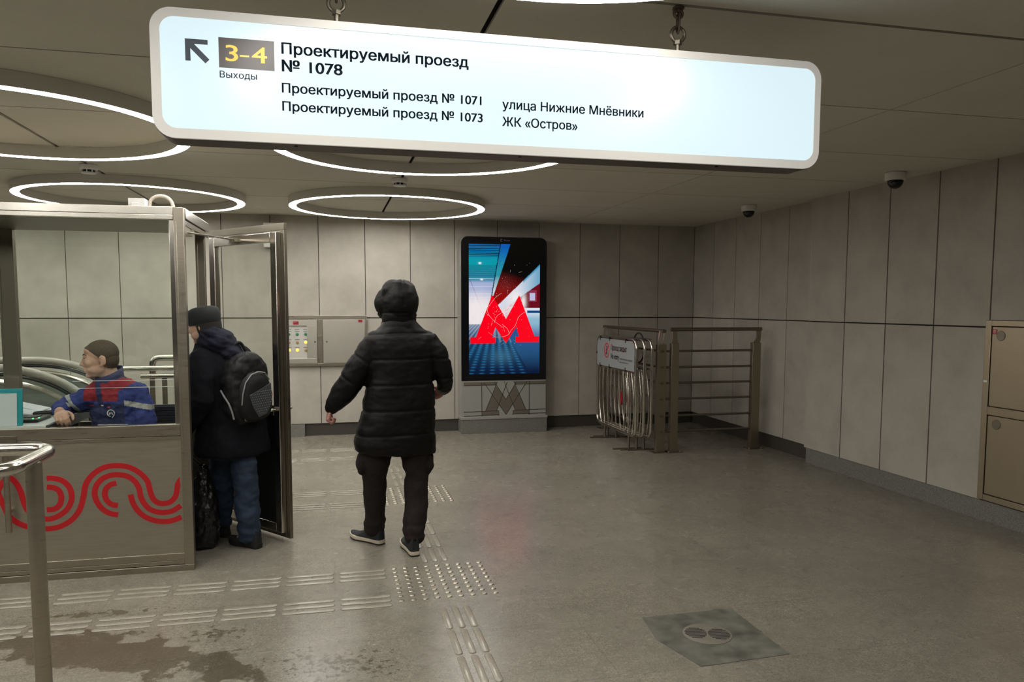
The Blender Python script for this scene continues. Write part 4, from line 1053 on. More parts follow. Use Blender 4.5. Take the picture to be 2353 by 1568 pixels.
for name, ye, n, pos in (('running from the front studs toward the viewer', 3.92, 4, -1), ('running from the front studs to the rear studs', 4.66, 5, 1), ('running beyond the rear studs toward back wall', 6.76, 3, 1)):
    for k in range(n):
        for r, w in enumerate(('left', 'centre', 'right')):
            bar(BY, 0.552 + 0.063 * r, ye + pos * (0.136 + 0.290 * k), f'{w} tactile bar of {ORD[k]} trio {name}', 'tactile bars leading across the hall')
sm = MB().lathe([(0.0165, 0), (0.0165, 0.0015), (0.012, 0.0055), (0.004, 0.006)], (0, 0, 0), 14).mesh('tactile_stud', ang=25); sm.materials.append(MT['stud'])
for fld, x0, y0 in (('front', 0.350, 4.070), ('rear', 0.425, 6.150)):
    for i in range(9):
        for j in range(9):
            o = bpy.data.objects.new('tactile_stud', sm); COL.objects.link(o); o.location = (x0 + 0.0655 * i, y0 + 0.0650 * j, 0)
            tag(o, f'round metal stud, {ORD[i]} from left in {ORD[j]} row of the {fld} stud field', 'tactile stud', f'studs of the {fld} field')

# ------------------------------------------------------------------ floor drain
t = thing('floor_drain', 'round steel floor drain in a dark wet stone square', 'drain', (1.77, 3.3, 0))
MB().prism([(1.535, 3.56), (2.045, 3.57), (2.035, 3.02), (1.58, 3.0), (1.50, 3.30)], 'z', 0.0, 0.0022).build('stone_square', MT['drain'], t)
cx, cy, r = 1.768, 3.302, 0.118
MB().lathe([(r, 0.0), (r, 0.004), (r - 0.006, 0.0055), (0.02, 0.0055)], (cx, cy, 0), 40).build('cover_plate', MT['drain_c'], t)
mb = MB()
for sgn in (-1, 1):
    ox, oy = cx + 0.057 * sgn * 0.92, cy - 0.057 * sgn * 0.35
    for k in range(-4, 5):
        yy_ = k * 0.0135; hw = math.sqrt(max(0, 0.062 ** 2 - yy_ ** 2)) * 0.85
        if hw > 0.008:
            M = Matrix.Translation((ox, oy, 0)) @ Matrix.Rotation(math.radians(-18), 4, 'Z')
            mb.box(-hw, hw, yy_ - 0.0032, yy_ + 0.0032, 0.005, 0.0062, M)
mb.build('drain_slot', MT['blackmat'], t)

# ------------------------------------------------------------------ people
def frame3(f):
    """columns: left-right axis (person's right), forward, up"""
    f = Vector(f).normalized(); u = Vector((0, 0, 1)); r = f.cross(u).normalized(); u = r.cross(f).normalized()
    return Matrix((r, f, u)).transposed()

def head_parts(mb, c, R, s=1.0, nose=True):
    c = Vector(c); P = lambda x, y, z: c + R @ Vector((x * s, y * s, z * s))
    def E(p, r): mb.ball(P(*p), tuple(k * s for k in r), R, 20, 14)
    E((0, -0.012, 0.038), (0.074, 0.094, 0.082)); E((0, 0.028, -0.005), (0.064, 0.068, 0.075)); E((0, 0.034, -0.062), (0.050, 0.052, 0.042)); E((0, 0.066, -0.090), (0.024, 0.022, 0.018))
    E((0, 0.076, 0.030), (0.050, 0.016, 0.012)); E((0, 0.060, 0.058), (0.052, 0.024, 0.030))
    mb.limb([P(0, 0.086, 0.020), P(0, 0.095, -0.004), P(0, 0.104, -0.021)], [0.007 * s, 0.009 * s, 0.0110 * s], 10)
    for sg in (-1, 1):
        E((0.011 * sg, 0.093, -0.026), (0.009, 0.010, 0.008)); E((0.036 * sg, 0.058, -0.016), (0.026, 0.026, 0.030)); E((0.042 * sg, 0.022, -0.050), (0.022, 0.046, 0.036)); E((0.030 * sg, 0.050, -0.050), (0.026, 0.030, 0.030))
        E((0.030 * sg, 0.074, 0.012), (0.014, 0.012, 0.010))
    E((0, 0.084, -0.048), (0.022, 0.014, 0.0065)); E((0, 0.083, -0.061), (0.020, 0.013, 0.0075)); E((0, 0.080, -0.040), (0.020, 0.013, 0.012))
    for sg in (-1, 1):
        T = R @ Matrix.Rotation(math.radians(18 * sg), 3, 'Z') @ Matrix.Rotation(math.radians(-10), 3, 'X')
        mb.ball(P(0.075 * sg, -0.012, -0.006), (0.008 * s, 0.016 * s, 0.028 * s), T, 14, 12)
        mb.tube([P((0.078 - 0.004 * math.cos(a)) * sg, -0.012 - 0.017 * math.cos(a), -0.005 + 0.028 * math.sin(a)) for a in [math.radians(q) for q in range(-60, 151, 20)]], 0.0042 * s, 8)
        mb.ball(P(0.075 * sg, -0.004, -0.032), (0.006 * s, 0.008 * s, 0.010 * s), R, 10, 8)

def hand_parts(mb, w, d, n, side, curl=(25, 35, 25), s=1.0, thumb_out=0.6):
    """w wrist, d finger direction, n direction the palm faces, side = direction towards the thumb"""
    w, d, n = Vector(w), Vector(d).normalized(), Vector(n).normalized()
    n = (n - d * n.dot(d)).normalized(); sd = Vector(side); sd = (sd - d * sd.dot(d) - n * sd.dot(n)).normalized()
    mb.limb([w - d * 0.03 * s, w + d * 0.012 * s], [0.026 * s, 0.025 * s], 12)
    M = Matrix((sd, d, n)).transposed()
    mb.ball(w + d * 0.050 * s, (0.040 * s, 0.050 * s, 0.016 * s), M, 16, 12); mb.ball(w + d * 0.072 * s, (0.041 * s, 0.022 * s, 0.0145 * s), M, 16, 10)
    mb.ball(w + d * 0.030 * s + sd * 0.024 * s + n * 0.006 * s, (0.018 * s, 0.028 * s, 0.016 * s), M, 12, 10)
    for i, (off, L) in enumerate(((0.030, 0.072), (0.010, 0.080), (-0.010, 0.075), (-0.029, 0.060))):
        p = w + d * (0.088 - 0.004 * abs(i - 1)) * s + sd * off * s; dirv = d.copy(); ang = 0; pts = [p - d * 0.015 * s]
        pts.append(p)
        for seg, c in zip((0.45, 0.31, 0.24), curl):
            ang += math.radians(c * (1 + 0.08 * i)); dv = d * math.cos(ang) + n * math.sin(ang); p = p + dv * L * seg * s; pts.append(p)
        mb.limb(pts, [0.0095 * s, 0.0095 * s, 0.009 * s, 0.0082 * s, 0.0072 * s], 10)
    b = w + d * 0.025 * s + sd * 0.032 * s + n * 0.006 * s
    p1 = b + (d * 0.75 + sd * thumb_out + n * 0.25).normalized() * 0.034 * s
    p2 = p1 + (d * 0.95 + sd * thumb_out * 0.3 + n * 0.45).normalized() * 0.028 * s
    p3 = p2 + (d * 0.9 + n * 0.6 - sd * 0.15).normalized() * 0.022 * s
    mb.limb([b, p1, p2, p3], [0.013 * s, 0.0115 * s, 0.0105 * s, 0.0085 * s], 10)

def ell(cx, cy, z, a, b, yaw, n=24, tilt=0.0, sq=0.0):
    c, s_ = math.cos(yaw), math.sin(yaw); out = []
    for k in range(n):
        t = 2 * math.pi * k / n; x, y = math.cos(t), math.sin(t)
        if sq: m_ = (abs(x) ** (2 + sq) + abs(y) ** (2 + sq)) ** (-1 / (2 + sq)); x, y = x * m_, y * m_
        x *= a; y *= b
        out.append(Vector((cx + x * c - y * s_, cy + x * s_ + y * c, z + tilt * x)))
    return out

def smoothp(prof):
    return [(min(1, max(0, p.x)), max(0.006, p.y)) for p in spline(prof, 3)]

def shoe(parent, heel, toe, z=0.0, m_up=None, m_sole=None, m_out=None, s=1.0, pitch=0.0):
    heel, toe = Vector((*heel, z)), Vector((*toe, z)); d = (toe - heel); L = d.length; d.normalize(); sd = Vector((-d.y, d.x, 0))
    def ring(zb, ins, lift=0.0):
        out = []
        prof = [(0.0, 0.012), (0.012, 0.022), (0.04, 0.030), (0.12, 0.034), (0.30, 0.034), (0.50, 0.038), (0.68, 0.046), (0.82, 0.044), (0.93, 0.032), (1.0, 0.010)]
        prof = smoothp(prof); left = []; right = []
        for t, w in prof:
            w = (w - ins) * s; c = heel + d * (L * (0.5 + (t - 0.5) * (1 - ins * 1.5))) + Vector((0, 0, zb + pitch * t * L + max(0, t - 0.75) * 0.06))
            left.append(c + sd * w); right.append(c - sd * w)
        return left + right[::-1]
    MB().rings([ring(0.0, 0.001), ring(0.010, 0.0)]).build('outsole', m_out, parent)
    MB().rings([ring(0.010, 0.0), ring(0.022, -0.002), ring(0.032, 0.0)]).build('midsole', m_sole, parent)
    def up_ring(h):
        out = []
        prof = [(0.0, 0.012), (0.012, 0.022), (0.04, 0.029), (0.12, 0.033), (0.30, 0.033), (0.50, 0.036), (0.68, 0.043), (0.82, 0.041), (0.93, 0.029), (1.0, 0.010)]
        prof = smoothp(prof); left, right = [], []
        for t, w in prof:
            top = 0.118 - max(0, t - 0.22) * 0.135 if t < 0.75 else 0.0465 - (t - 0.75) * 0.03
            zz = 0.030 + (top - 0.030) * h; k = (1 - (0.62 if t > 0.3 else 0.25) * h ** 2)
            c = heel + d * (L * (0.015 + 0.97 * t) * (1 - 0.0 * h)) + Vector((0, 0, zz + pitch * t * L + max(0, t - 0.75) * 0.06))
            if h > 0.5 and t > 0.95: c -= d * 0.02
            if t == 0.0: c += d * 0.015 * h
            left.append(c + sd * w * k * s); right.append(c - sd * w * k * s)
        return left + right[::-1]
    return MB().rings([up_ring(h) for h in (0, 0.25, 0.5, 0.75, 0.95, 1.0)]).build('shoe_upper', m_up, parent, ang=60)

# ---- man in the black down coat, walking away
def walking_man():
    t = thing('person', 'person in long black hooded quilted coat walking away on the floor', 'person', (0.42, 4.98, 0))
    F = Vector((-0.30, 0.95, 0)).normalized(); yaw = math.atan2(0.25, 0.97)
    Hd = frame3((-0.72, 0.69, -0.08))
    # body: one continuous surface under the clothes
    mb = MB()
    head_parts(mb, (0.415, 5.005, 1.615), Hd, 1.0)
    mb.limb([(0.44, 4.98, 1.44), (0.42, 4.99, 1.56)], [0.06, 0.055])
    mb.limb([(0.42, 4.98, 0.86), (0.43, 4.98, 1.05), (0.44, 4.98, 1.25), (0.44, 4.98, 1.40)], [0.14, 0.13, 0.145, 0.10], 20)
    mb.limb([(0.28, 4.98, 1.38), (0.12, 4.985, 1.11), (0.01, 5.0, 0.955)], [0.055, 0.042, 0.03]); mb.limb([(0.44, 4.98, 1.38), (0.28, 4.98, 1.38)], [0.08, 0.055])
    mb.limb([(0.60, 4.98, 1.38), (0.722, 4.98, 1.11), (0.738, 5.13, 1.040)], [0.055, 0.042, 0.03]); mb.limb([(0.44, 4.98, 1.38), (0.60, 4.98, 1.38)], [0.08, 0.055])
    mb.limb([(0.33, 4.98, 0.85), (0.265, 5.04, 0.48), (0.27, 5.14, 0.10)], [0.085, 0.055, 0.030]); mb.limb([(0.51, 4.98, 0.85), (0.53, 4.97, 0.48), (0.505, 4.865, 0.10)], [0.085, 0.055, 0.030])
    mb.limb([(0.27, 5.14, 0.08), (0.19, 5.23, 0.045)], [0.024, 0.020]); mb.limb([(0.505, 4.865, 0.08), (0.485, 4.98, 0.045)], [0.024, 0.020])
    hand_parts(mb, (-0.006, 5.002, 0.950), (-0.28, 0.12, -0.95), (0.9, 0.1, -0.35), (-0.25, 0.95, 0.1), curl=(55, 70, 45), s=1.0, thumb_out=0.35)
    hand_parts(mb, (0.736, 5.125, 1.036), (-0.42, 0.78, -0.46), (-0.75, -0.35, -0.2), (-0.3, -0.2, 0.9), curl=(55, 70, 40), s=0.95, thumb_out=0.35)
    fuse('body', mb, MT['skin_r'], t, 0.0055, 2)
    # coat
    mb = MB()
    rows = [(0.650, .405, .255, .165), (0.665, .400, .262, .175), (0.72, .396, .266, .182), (0.817, .404, .252, .18), (0.942, .423, .234, .172), (1.08, .432, .222, .165), (1.14, .436, .207, .16), (1.22, .442, .208, .16), (1.33, .443, .212, .155), (1.39, .443, .205, .14), (1.43, .442, .180, .12), (1.465, .44, .135, .105), (1.50, .437, .105, .10), (1.53, .434, .095, .095)]
    mb.rings([ell(c, 4.98, z, hw, d, yaw * 0.4, 28, tilt=(-0.06 if z < 0.70 else 0), sq=0.5) for z, c, hw, d in rows])
    mb.limb([(0.275, 4.975, 1.365), (0.225, 4.972, 1.28), (0.165, 4.972, 1.19), (0.115, 4.975, 1.11), (0.055, 4.99, 1.03), (0.012, 5.0, 0.965), (0.000, 5.001, 0.950)], [0.082, 0.086, 0.088, 0.084, 0.075, 0.056, 0.046], 20)
    mb.limb([(0.610, 4.98, 1.365), (0.670, 4.975, 1.29), (0.702, 4.972, 1.20), (0.724, 4.975, 1.12), (0.730, 5.02, 1.078), (0.736, 5.08, 1.055), (0.738, 5.125, 1.043)], [0.078, 0.078, 0.068, 0.060, 0.056, 0.050, 0.042], 20)
    seams = (1.425, 1.262, 1.100, 0.936, 0.783)
    A0, A1 = np.array((0.275, 4.975, 1.365)), np.array((0.0, 5.0, 0.95)); B0, B1 = np.array((0.61, 4.98, 1.365)), np.array((0.72, 4.97, 1.08))
    def post(co, no):
        z = co[:, 2]; dsp = np.zeros(len(co))
        arm_l = (co[:, 0] < 0.255 - (1.40 - z) * 0.03) & (z > 0.9) & ((co - A0) @ ((A1 - A0) / np.linalg.norm(A1 - A0)) > 0) & (co[:, 0] < 0.20 + np.clip((z - 1.12) * 0.35, -0.05, 0.08))
        arm_r = (co[:, 0] > 0.655) & (z > 1.0)
        tor = ~(arm_l | arm_r)
        for s_ in seams:
            dsp -= tor * 0.007 * np.exp(-((z - s_ - 0.02 * (co[:, 0] - 0.43)) / 0.0085) ** 2)
        dsp += tor * 0.0015 * np.abs(np.sin((z - 0.62) / 0.163 * math.pi))
        d = (A1 - A0) / np.linalg.norm(A1 - A0); u = (co - A0) @ d
        for s_ in (0.13, 0.29): dsp -= arm_l * 0.006 * np.exp(-((u - s_) / 0.008) ** 2)
        for s_ in (1.26, 1.13): dsp -= arm_r * 0.006 * np.exp(-((z - s_) / 0.008) ** 2)
        dsp += fbm(co * np.array([1, 1, 1.6]), 6, 0.007, 3.1) + fbm(co * np.array([1, 1, 2.2]), 17, 0.0018, 8.0)
        return co + no * dsp[:, None]
    fuse('coat', mb, MT['down'], t, 0.0075, 3, post)
    # hood with its opening to the front left
    mb = MB()
    mb.ball((0.440, 4.965, 1.630), (0.116, 0.132, 0.143), None, 24, 16); mb.ball((0.470, 4.965, 1.668), (0.076, 0.10, 0.098), None, 20, 14); mb.ball((0.372, 5.025, 1.612), (0.098, 0.105, 0.112), None, 20, 14)
    mb.ball((0.40, 4.98, 1.685), (0.085, 0.10, 0.088), None, 20, 14)
    mb.rings([ell(0.432, 4.985, z, a, b, 0.1, 24) for z, a, b in ((1.475, 0.085, 0.085), (1.50, 0.112, 0.11), (1.53, 0.112, 0.118), (1.57, 0.118, 0.12), (1.60, 0.118, 0.12))])
    fh = Hd.col[1]
    c0 = Vector((0.40, 5.0, 1.61))
    def hp(co, no):
        d = fbm(co * np.array([1, 1, 1.6]), 11, 0.005, 1.3) - 0.006 * np.exp(-((co[:, 2] - 1.555) / 0.006) ** 2) - 0.005 * np.exp(-((co[:, 0] - 0.452) / 0.006) ** 2) * (co[:, 2] > 1.6)
        return co + no * d[:, None]
    def cut(p, n):
        q = p - c0; a = q.dot(fh); z = q.z; sdv = q.dot(Hd.col[0])
        return a > 0.068 and (sdv / 0.075) ** 2 + ((z - 0.0) / 0.098) ** 2 < 1.0
    h = fuse('hood', mb, MT['down'], t, 0.006, 3, hp, cut=cut, solid=0.014)
    MB().tube([(0.332, 5.02, 1.515), (0.325, 5.01, 1.50), (0.318, 5.0, 1.475)], 0.004, 8).build('drawstring', MT['rubber'], h)
    # trousers
    mb = MB()
    mb.rings([ell(0.42, 4.98, z, a, b, 0.05, 24) for z, a, b in ((0.66, 0.18, 0.12), (0.74, 0.19, 0.13), (0.86, 0.18, 0.13), (0.95, 0.16, 0.12))])
    mb.limb([(0.300, 4.985, 0.76), (0.270, 5.0, 0.61), (0.262, 5.02, 0.50), (0.262, 5.06, 0.36), (0.268, 5.11, 0.22), (0.264, 5.140, 0.115)], [0.120, 0.100, 0.079, 0.073, 0.069, 0.072], 20)
    mb.limb([(0.520, 4.975, 0.76), (0.528, 4.97, 0.61), (0.532, 4.96, 0.50), (0.524, 4.935, 0.34), (0.510, 4.885, 0.19), (0.505, 4.865, 0.126)], [0.120, 0.098, 0.080, 0.074, 0.073, 0.070], 20)
    mb.ball((0.178, 5.0, 0.575), (0.035, 0.07, 0.075)); mb.ball((0.617, 4.965, 0.575), (0.032, 0.07, 0.08))
    def tp(co, no):
        z = co[:, 2]
        d = fbm(co * np.array([1, 1, 1.3]), 7, 0.009, 5.0) + 0.003 * np.sin(z * 90 + fbm(co, 8, 3.0, 2.0)) * np.exp(-((z - 0.15) / 0.08) ** 2) + 0.003 * np.sin(z * 70 + co[:, 0] * 30) * np.exp(-((z - 0.5) / 0.07) ** 2)
        return co + no * d[:, None]
    fuse('trousers', mb, MT['trousers'], t, 0.0085, 3, tp, cut=None)
    shoe(t, (0.318, 5.085), (0.115, 5.315), 0.0, MT['cap'], MT['cream'], MT['rubber'], 1.05)
    shoe(t, (0.503, 4.785), (0.462, 5.085), 0.0, MT['cap'], MT['cream'], MT['rubber'], 1.0)
walking_man()

# ---- visitor leaning in at the booth door with a backpack
def visitor():
    t = thing('person', 'person in black cap, dark coat and blue jeans leaning in at the booth door', 'person', (-0.65, 5.32, 0))
    F = Vector((-0.80, 0.60, 0)); Lf = Vector((-0.60, -0.80, 0)); yaw = math.atan2(Lf.y, Lf.x)
    Hd = frame3((-0.90, 0.38, -0.18))
    mb = MB()
    hc = (-0.795, 5.235, 1.468)
    head_parts(mb, hc, Hd, 0.98)
    mb.limb([(-0.735, 5.25, 1.32), (-0.775, 5.24, 1.42)], [0.06, 0.056])
    mb.limb([(-0.65, 5.32, 0.84), (-0.665, 5.31, 1.0), (-0.70, 5.28, 1.18), (-0.72, 5.26, 1.28)], [0.115, 0.12, 0.12, 0.08], 20)
    for sg, el, ha in ((1, (-0.80, 5.06, 1.02), (-0.925, 5.19, 0.80)), (-1, (-0.80, 5.50, 1.05), (-0.93, 5.37, 0.99))):
        sh = Vector((-0.70, 5.27, 1.27)) + Lf * 0.17 * sg
        mb.limb([(-0.70, 5.27, 1.27), sh], [0.08, 0.055]); mb.limb([sh, el, ha], [0.055, 0.043, 0.03])
    mb.limb([(-0.62, 5.27, 0.80), (-0.585, 5.235, 0.46), (-0.548, 5.238, 0.10)], [0.075, 0.055, 0.030]); mb.limb([(-0.70, 5.40, 0.80), (-0.745, 5.48, 0.46), (-0.765, 5.55, 0.10)], [0.085, 0.055, 0.030])
    mb.limb([(-0.548, 5.238, 0.08), (-0.62, 5.305, 0.045)], [0.024, 0.020]); mb.limb([(-0.765, 5.55, 0.08), (-0.84, 5.61, 0.045)], [0.024, 0.020])
    hand_parts(mb, (-0.930, 5.195, 0.785), (-0.15, 0.35, -0.92), (0.6, 0.6, -0.1), (-0.75, 0.6, 0.1), curl=(70, 75, 45), s=0.95, thumb_out=0.3)
    hand_parts(mb, (-0.935, 5.365, 0.985), (-0.35, -0.55, -0.7), (0.8, -0.2, -0.3), (-0.2, -0.6, 0.7), curl=(40, 45, 30), s=0.95)
    fuse('body', mb, MT['skin'], t, 0.0055, 2)
    # coat
    mb = MB()
    rows = [(0.620, -.648, 5.315, .222, .205), (0.64, -.648, 5.315, .234, .212), (0.80, -.645, 5.31, .226, .20), (0.95, -.660, 5.31, .210, .175), (1.10, -.685, 5.30, .214, .165), (1.20, -.70, 5.285, .215, .15), (1.27, -.715, 5.27, .19, .13), (1.32, -.735, 5.26, .13, .11), (1.36, -.75, 5.25, .10, .10)]
    mb.rings([ell(x, y, z, a, b, yaw, 28, sq=0.4) for z, x, y, a, b in rows])
    sL = Vector((-0.70, 5.27, 1.255)) + Lf * 0.165; sR = Vector((-0.70, 5.27, 1.255)) - Lf * 0.165
    mb.limb([sL, (-0.80, 5.09, 1.13), (-0.80, 5.065, 1.02), (-0.86, 5.12, 0.91), (-0.925, 5.188, 0.81)], [0.085, 0.082, 0.078, 0.068, 0.052], 18)
    mb.limb([sR, (-0.70, 5.46, 1.12), (-0.80, 5.50, 1.05), (-0.925, 5.38, 0.995)], [0.085, 0.080, 0.072, 0.050], 18)
    def cp(co, no): return co + no * (fbm(co * np.array([1, 1, 0.7]), 9, 0.012, 4.2))[:, None]
    fuse('coat', mb, MT['coat'], t, 0.008, 3, cp)
    # collapsed hood round the neck and upper back
    mb = MB()
    mb.ball((-0.712, 5.225, 1.365), (0.130, 0.120, 0.098), Matrix.Rotation(math.radians(28), 3, 'Y'), 20, 14); mb.ball((-0.742, 5.225, 1.415), (0.080, 0.108, 0.062), None, 20, 12); mb.ball((-0.635, 5.235, 1.295), (0.10, 0.12, 0.075), Matrix.Rotation(math.radians(40), 3, 'Y'), 20, 12)
    def hp(co, no): return co + no * (fbm(co * np.array([1, 1, 2.0]), 10, 0.010, 7.0) + 0.0025 * np.sin(co[:, 2] * 120 + co[:, 0] * 60 + fbm(co, 9, 2.0)))[:, None]
    fuse('hood', mb, MT['hoodie'], t, 0.006, 2, hp)
    # flat cap-like knitted hat
    mb = MB(); c = Vector(hc); R = Hd
    P = lambda x, y, z: c + R @ Vector((x, y, z))
    rs = []
    for z, a, b, y in ((0.010, 0.079, 0.099, -0.012), (0.030, 0.088, 0.106, -0.013), (0.062, 0.091, 0.109, -0.013), (0.090, 0.090, 0.107, -0.013), (0.108, 0.080, 0.095, -0.014), (0.120, 0.055, 0.066, -0.015), (0.124, 0.02, 0.025, -0.015)):
        rs.append([P(a * math.cos(2 * math.pi * k / 32), y + b * math.sin(2 * math.pi * k / 32), z) for k in range(32)])
    mb.rings(rs); mb.build('cap', MT['cap'], t, ang=60)
    MB().rings([[P((0.0815 + dd) * math.cos(a), -0.016 + (0.101 + dd) * math.sin(a), z) for a in [math.radians(170 + 20 * k / 1.0 * 10 / 10) for k in range(11)]] + [P((0.0745 + dd) * math.cos(a), -0.016 + (0.094 + dd) * math.sin(a), z) for a in [math.radians(370 - 20 * k) for k in range(11)]] for z, dd in ((-0.045, -0.004), (-0.02, 0.0), (0.012, 0.002))]).build('hair', MT['hair_d'], t)
    # jeans
    mb = MB()
    mb.rings([ell(-0.655, 5.325, z, a, b, yaw, 24) for z, a, b in ((0.60, 0.15, 0.11), (0.75, 0.15, 0.11), (0.80, 0.14, 0.11))])
    mb.limb([(-0.605, 5.25, 0.68), (-0.572, 5.235, 0.56), (-0.562, 5.23, 0.40), (-0.556, 5.230, 0.25), (-0.552, 5.238, 0.085)], [0.092, 0.085, 0.080, 0.076, 0.074], 20)
    mb.limb([(-0.71, 5.41, 0.72), (-0.735, 5.46, 0.50), (-0.75, 5.50, 0.30), (-0.765, 5.545, 0.12)], [0.105, 0.086, 0.078, 0.072], 20)
    def jp(co, no): return co + no * (fbm(co * np.array([1, 1, 1.6]), 9, 0.012, 9.0) + 0.004 * np.sin(co[:, 2] * 80 + co[:, 0] * 25) * np.exp(-((co[:, 2] - 0.13) / 0.08) ** 2))[:, None]
    fuse('jeans', mb, MT['jeans'], t, 0.0085, 3, jp)
    shoe(t, (-0.480, 5.185), (-0.685, 5.375), 0.0, MT['cap'], MT['rubber'], MT['rubber'], 1.05)
    shoe(t, (-0.715, 5.50), (-0.925, 5.68), 0.0, MT['cap'], MT['rubber'], MT['rubber'], 1.05)
visitor()

def backpack():
    t = thing('backpack', 'black backpack with a grey mesh pocket worn by the person at the booth door', 'backpack', (-0.50, 5.17, 0.86))
    N = Vector((0.74, -0.67, 0)).normalized(); Sx = Vector((-N.y, N.x, 0)); U = Vector((-0.18, 0.12, 1)).normalized()
    U = (U - N * U.dot(N)).normalized(); Sx = U.cross(N)
    M = Matrix((Sx, N, U)).transposed()
    c = Vector((-0.535, 5.17, 1.07)); P = lambda a, b, d: c + M @ Vector((a, b, d))
    def prof(d0, w, h, sq, n=36):
        out = []
        for k in range(n):
            a = 2 * math.pi * k / n; x, y = math.cos(a), math.sin(a)
            m_ = (abs(x) ** sq + abs(y) ** sq) ** (-1 / sq)
            zz = y * m_ * h; ww = w * (1.0 - 0.22 * max(0, zz / h) ** 2)
            out.append(P(x * m_ * ww, d0, zz))
        return out
    mb = MB().rings([prof(-0.10, 0.125, 0.205, 4), prof(-0.085, 0.150, 0.225, 4), prof(0.0, 0.158, 0.232, 3.6), prof(0.045, 0.150, 0.222, 3.4), prof(0.065, 0.125, 0.195, 3.2), prof(0.070, 0.09, 0.16, 3)])
    def bp(co, no): return co + no * fbm(co, 12, 0.010, 2.0)[:, None]
    fuse('pack_body', mb, MT['pack'], t, 0.007, 2, bp)
    pk = lambda d0, w, h, cz, sq=3: [P(x, d0, cz + z) for x, z in [((lambda a: (w * math.copysign(abs(math.cos(a)) ** (2 / sq), math.cos(a)) * (1 - 0.25 * max(0, math.sin(a))), h * math.copysign(abs(math.sin(a)) ** (2 / sq), math.sin(a))))(2 * math.pi * k / 32)) for k in range(32)]]
    MB().rings([pk(0.05, 0.128, 0.165, -0.05), pk(0.095, 0.122, 0.155, -0.05), pk(0.118, 0.10, 0.13, -0.05), pk(0.122, 0.06, 0.09, -0.05)]).build('zip_pocket', MT['pack'], t, ang=60)
    o = MB().tube([P(*q) for q in [(-0.125, 0.09, -0.09), (-0.122, 0.10, -0.02), (-0.10, 0.105, 0.05), (-0.055, 0.11, 0.098), (0.0, 0.112, 0.110), (0.055, 0.11, 0.098), (0.095, 0.105, 0.05)]], 0.0045, 8).build('piping', MT['packgrey'], t); o['label'] = 'grey reflective piping'
    o = None
    poly = [(-0.088, -0.03), (0.092, 0.03), (0.094, -0.09), (0.05, -0.165), (-0.02, -0.18), (-0.065, -0.11)]
    mb = MB(); vs = [P(a, 0.1235, b) for a, b in poly] + [P(a, 0.116, b) for a, b in poly]; n = len(poly)
    mb.add(vs, [tuple(range(n)), tuple(range(2 * n - 1, n - 1, -1))] + [(i, (i + 1) % n, (i + 1) % n + n, i + n) for i in range(n)])
    o = mb.build('mesh_panel', MT['mesh'], t, bevel=0.002); o['label'] = 'grey dotted mesh panel'
    mb = MB()
    for i in range(11):
        for j in range(10):
            a, b = -0.075 + 0.0155 * i + (0.0075 if j % 2 else 0), -0.155 + 0.0155 * j
            if b < -0.03 + (a + 0.085) * 0.28 and b > -0.11 - (a + 0.06) * 1.3 and b > -0.165 + max(0, a - 0.02) * 0.9: mb.ball(P(a, 0.1245, b), 0.0026, None, 6, 4)
    mb.build('mesh_dots', mat('mesh_dots', (0.22, 0.23, 0.24), 0.5), o)
    MB().tube(fillet([P(-0.045, -0.04, 0.215), P(-0.055, -0.06, 0.275), P(0.02, -0.06, 0.30), P(0.05, -0.04, 0.225)], 0.03), 0.010, 10).build('grab_handle', MT['pack'], t)
    for sg in (1, -1):
        L = []
        for q in [(0.09, -0.09, 0.19), (0.10, -0.15, 0.255), (0.105, -0.24, 0.225), (0.125, -0.315, 0.12), (0.145, -0.30, 0.0), (0.150, -0.20, -0.10), (0.135, -0.09, -0.17)]:
            L.append(P(q[0] * sg, q[1], q[2]))
        MB().tube(L, 0.014, 8).build('shoulder_strap', MT['pack'], t)
    o = MB().tube([P(-0.160, -0.055, 0.0), P(-0.166, -0.02, -0.035), P(-0.166, 0.02, -0.08), P(-0.158, 0.035, -0.13), P(-0.150, 0.04, -0.18)], 0.006, 8).build('zip', MT['packgrey'], t)
    o = MB().ball(P(0.150, 0.060, -0.055), (0.007, 0.012, 0.018)).build('tag', MT['redp'], t); o['label'] = 'small red tag'
    MB().tube([P(-0.085 + 0.009 * math.cos(a), 0.075, -0.19 + 0.009 * math.sin(a)) for a in [2 * math.pi * k / 14 for k in range(14)]], 0.002, 6, closed=True).build('ring', MT['packgrey'], t)
backpack()

def plastic_bag():
    t = thing('plastic_bag', 'crumpled black plastic bag hanging from the hand by the booth door', 'bag', (-0.835, 5.30, 0))
    mb = MB()
    mb.rings([ell(-0.832, 5.285, z, a, b, 0.5, 28) for z, a, b in ((0.004, 0.06, 0.05), (0.02, 0.085, 0.075), (0.12, 0.098, 0.088), (0.28, 0.092, 0.082), (0.40, 0.072, 0.062), (0.50, 0.045, 0.038), (0.56, 0.022, 0.022))])
    def bp(co, no):
        d = np.array([abs(noise.noise(Vector((c[0] * 14, c[1] * 14, c[2] * 9)))) for c in co]) * 0.022 + fbm(co, 30, 0.006, 1.0) - 0.008
        r = co + no * d[:, None]; r[:, 2] = np.maximum(r[:, 2], 0.002); return r
    fuse('sack', mb, MT['bag'], t, 0.007, 1, bp)
    for dx in (-0.012, 0.012): MB().tube([(-0.835 + dx, 5.30, 0.54), (-0.90 + dx, 5.26, 0.62), (-0.935 + dx * 0.5, 5.235, 0.700)], 0.006, 8).build('handle', MT['bag'], t)
plastic_bag()

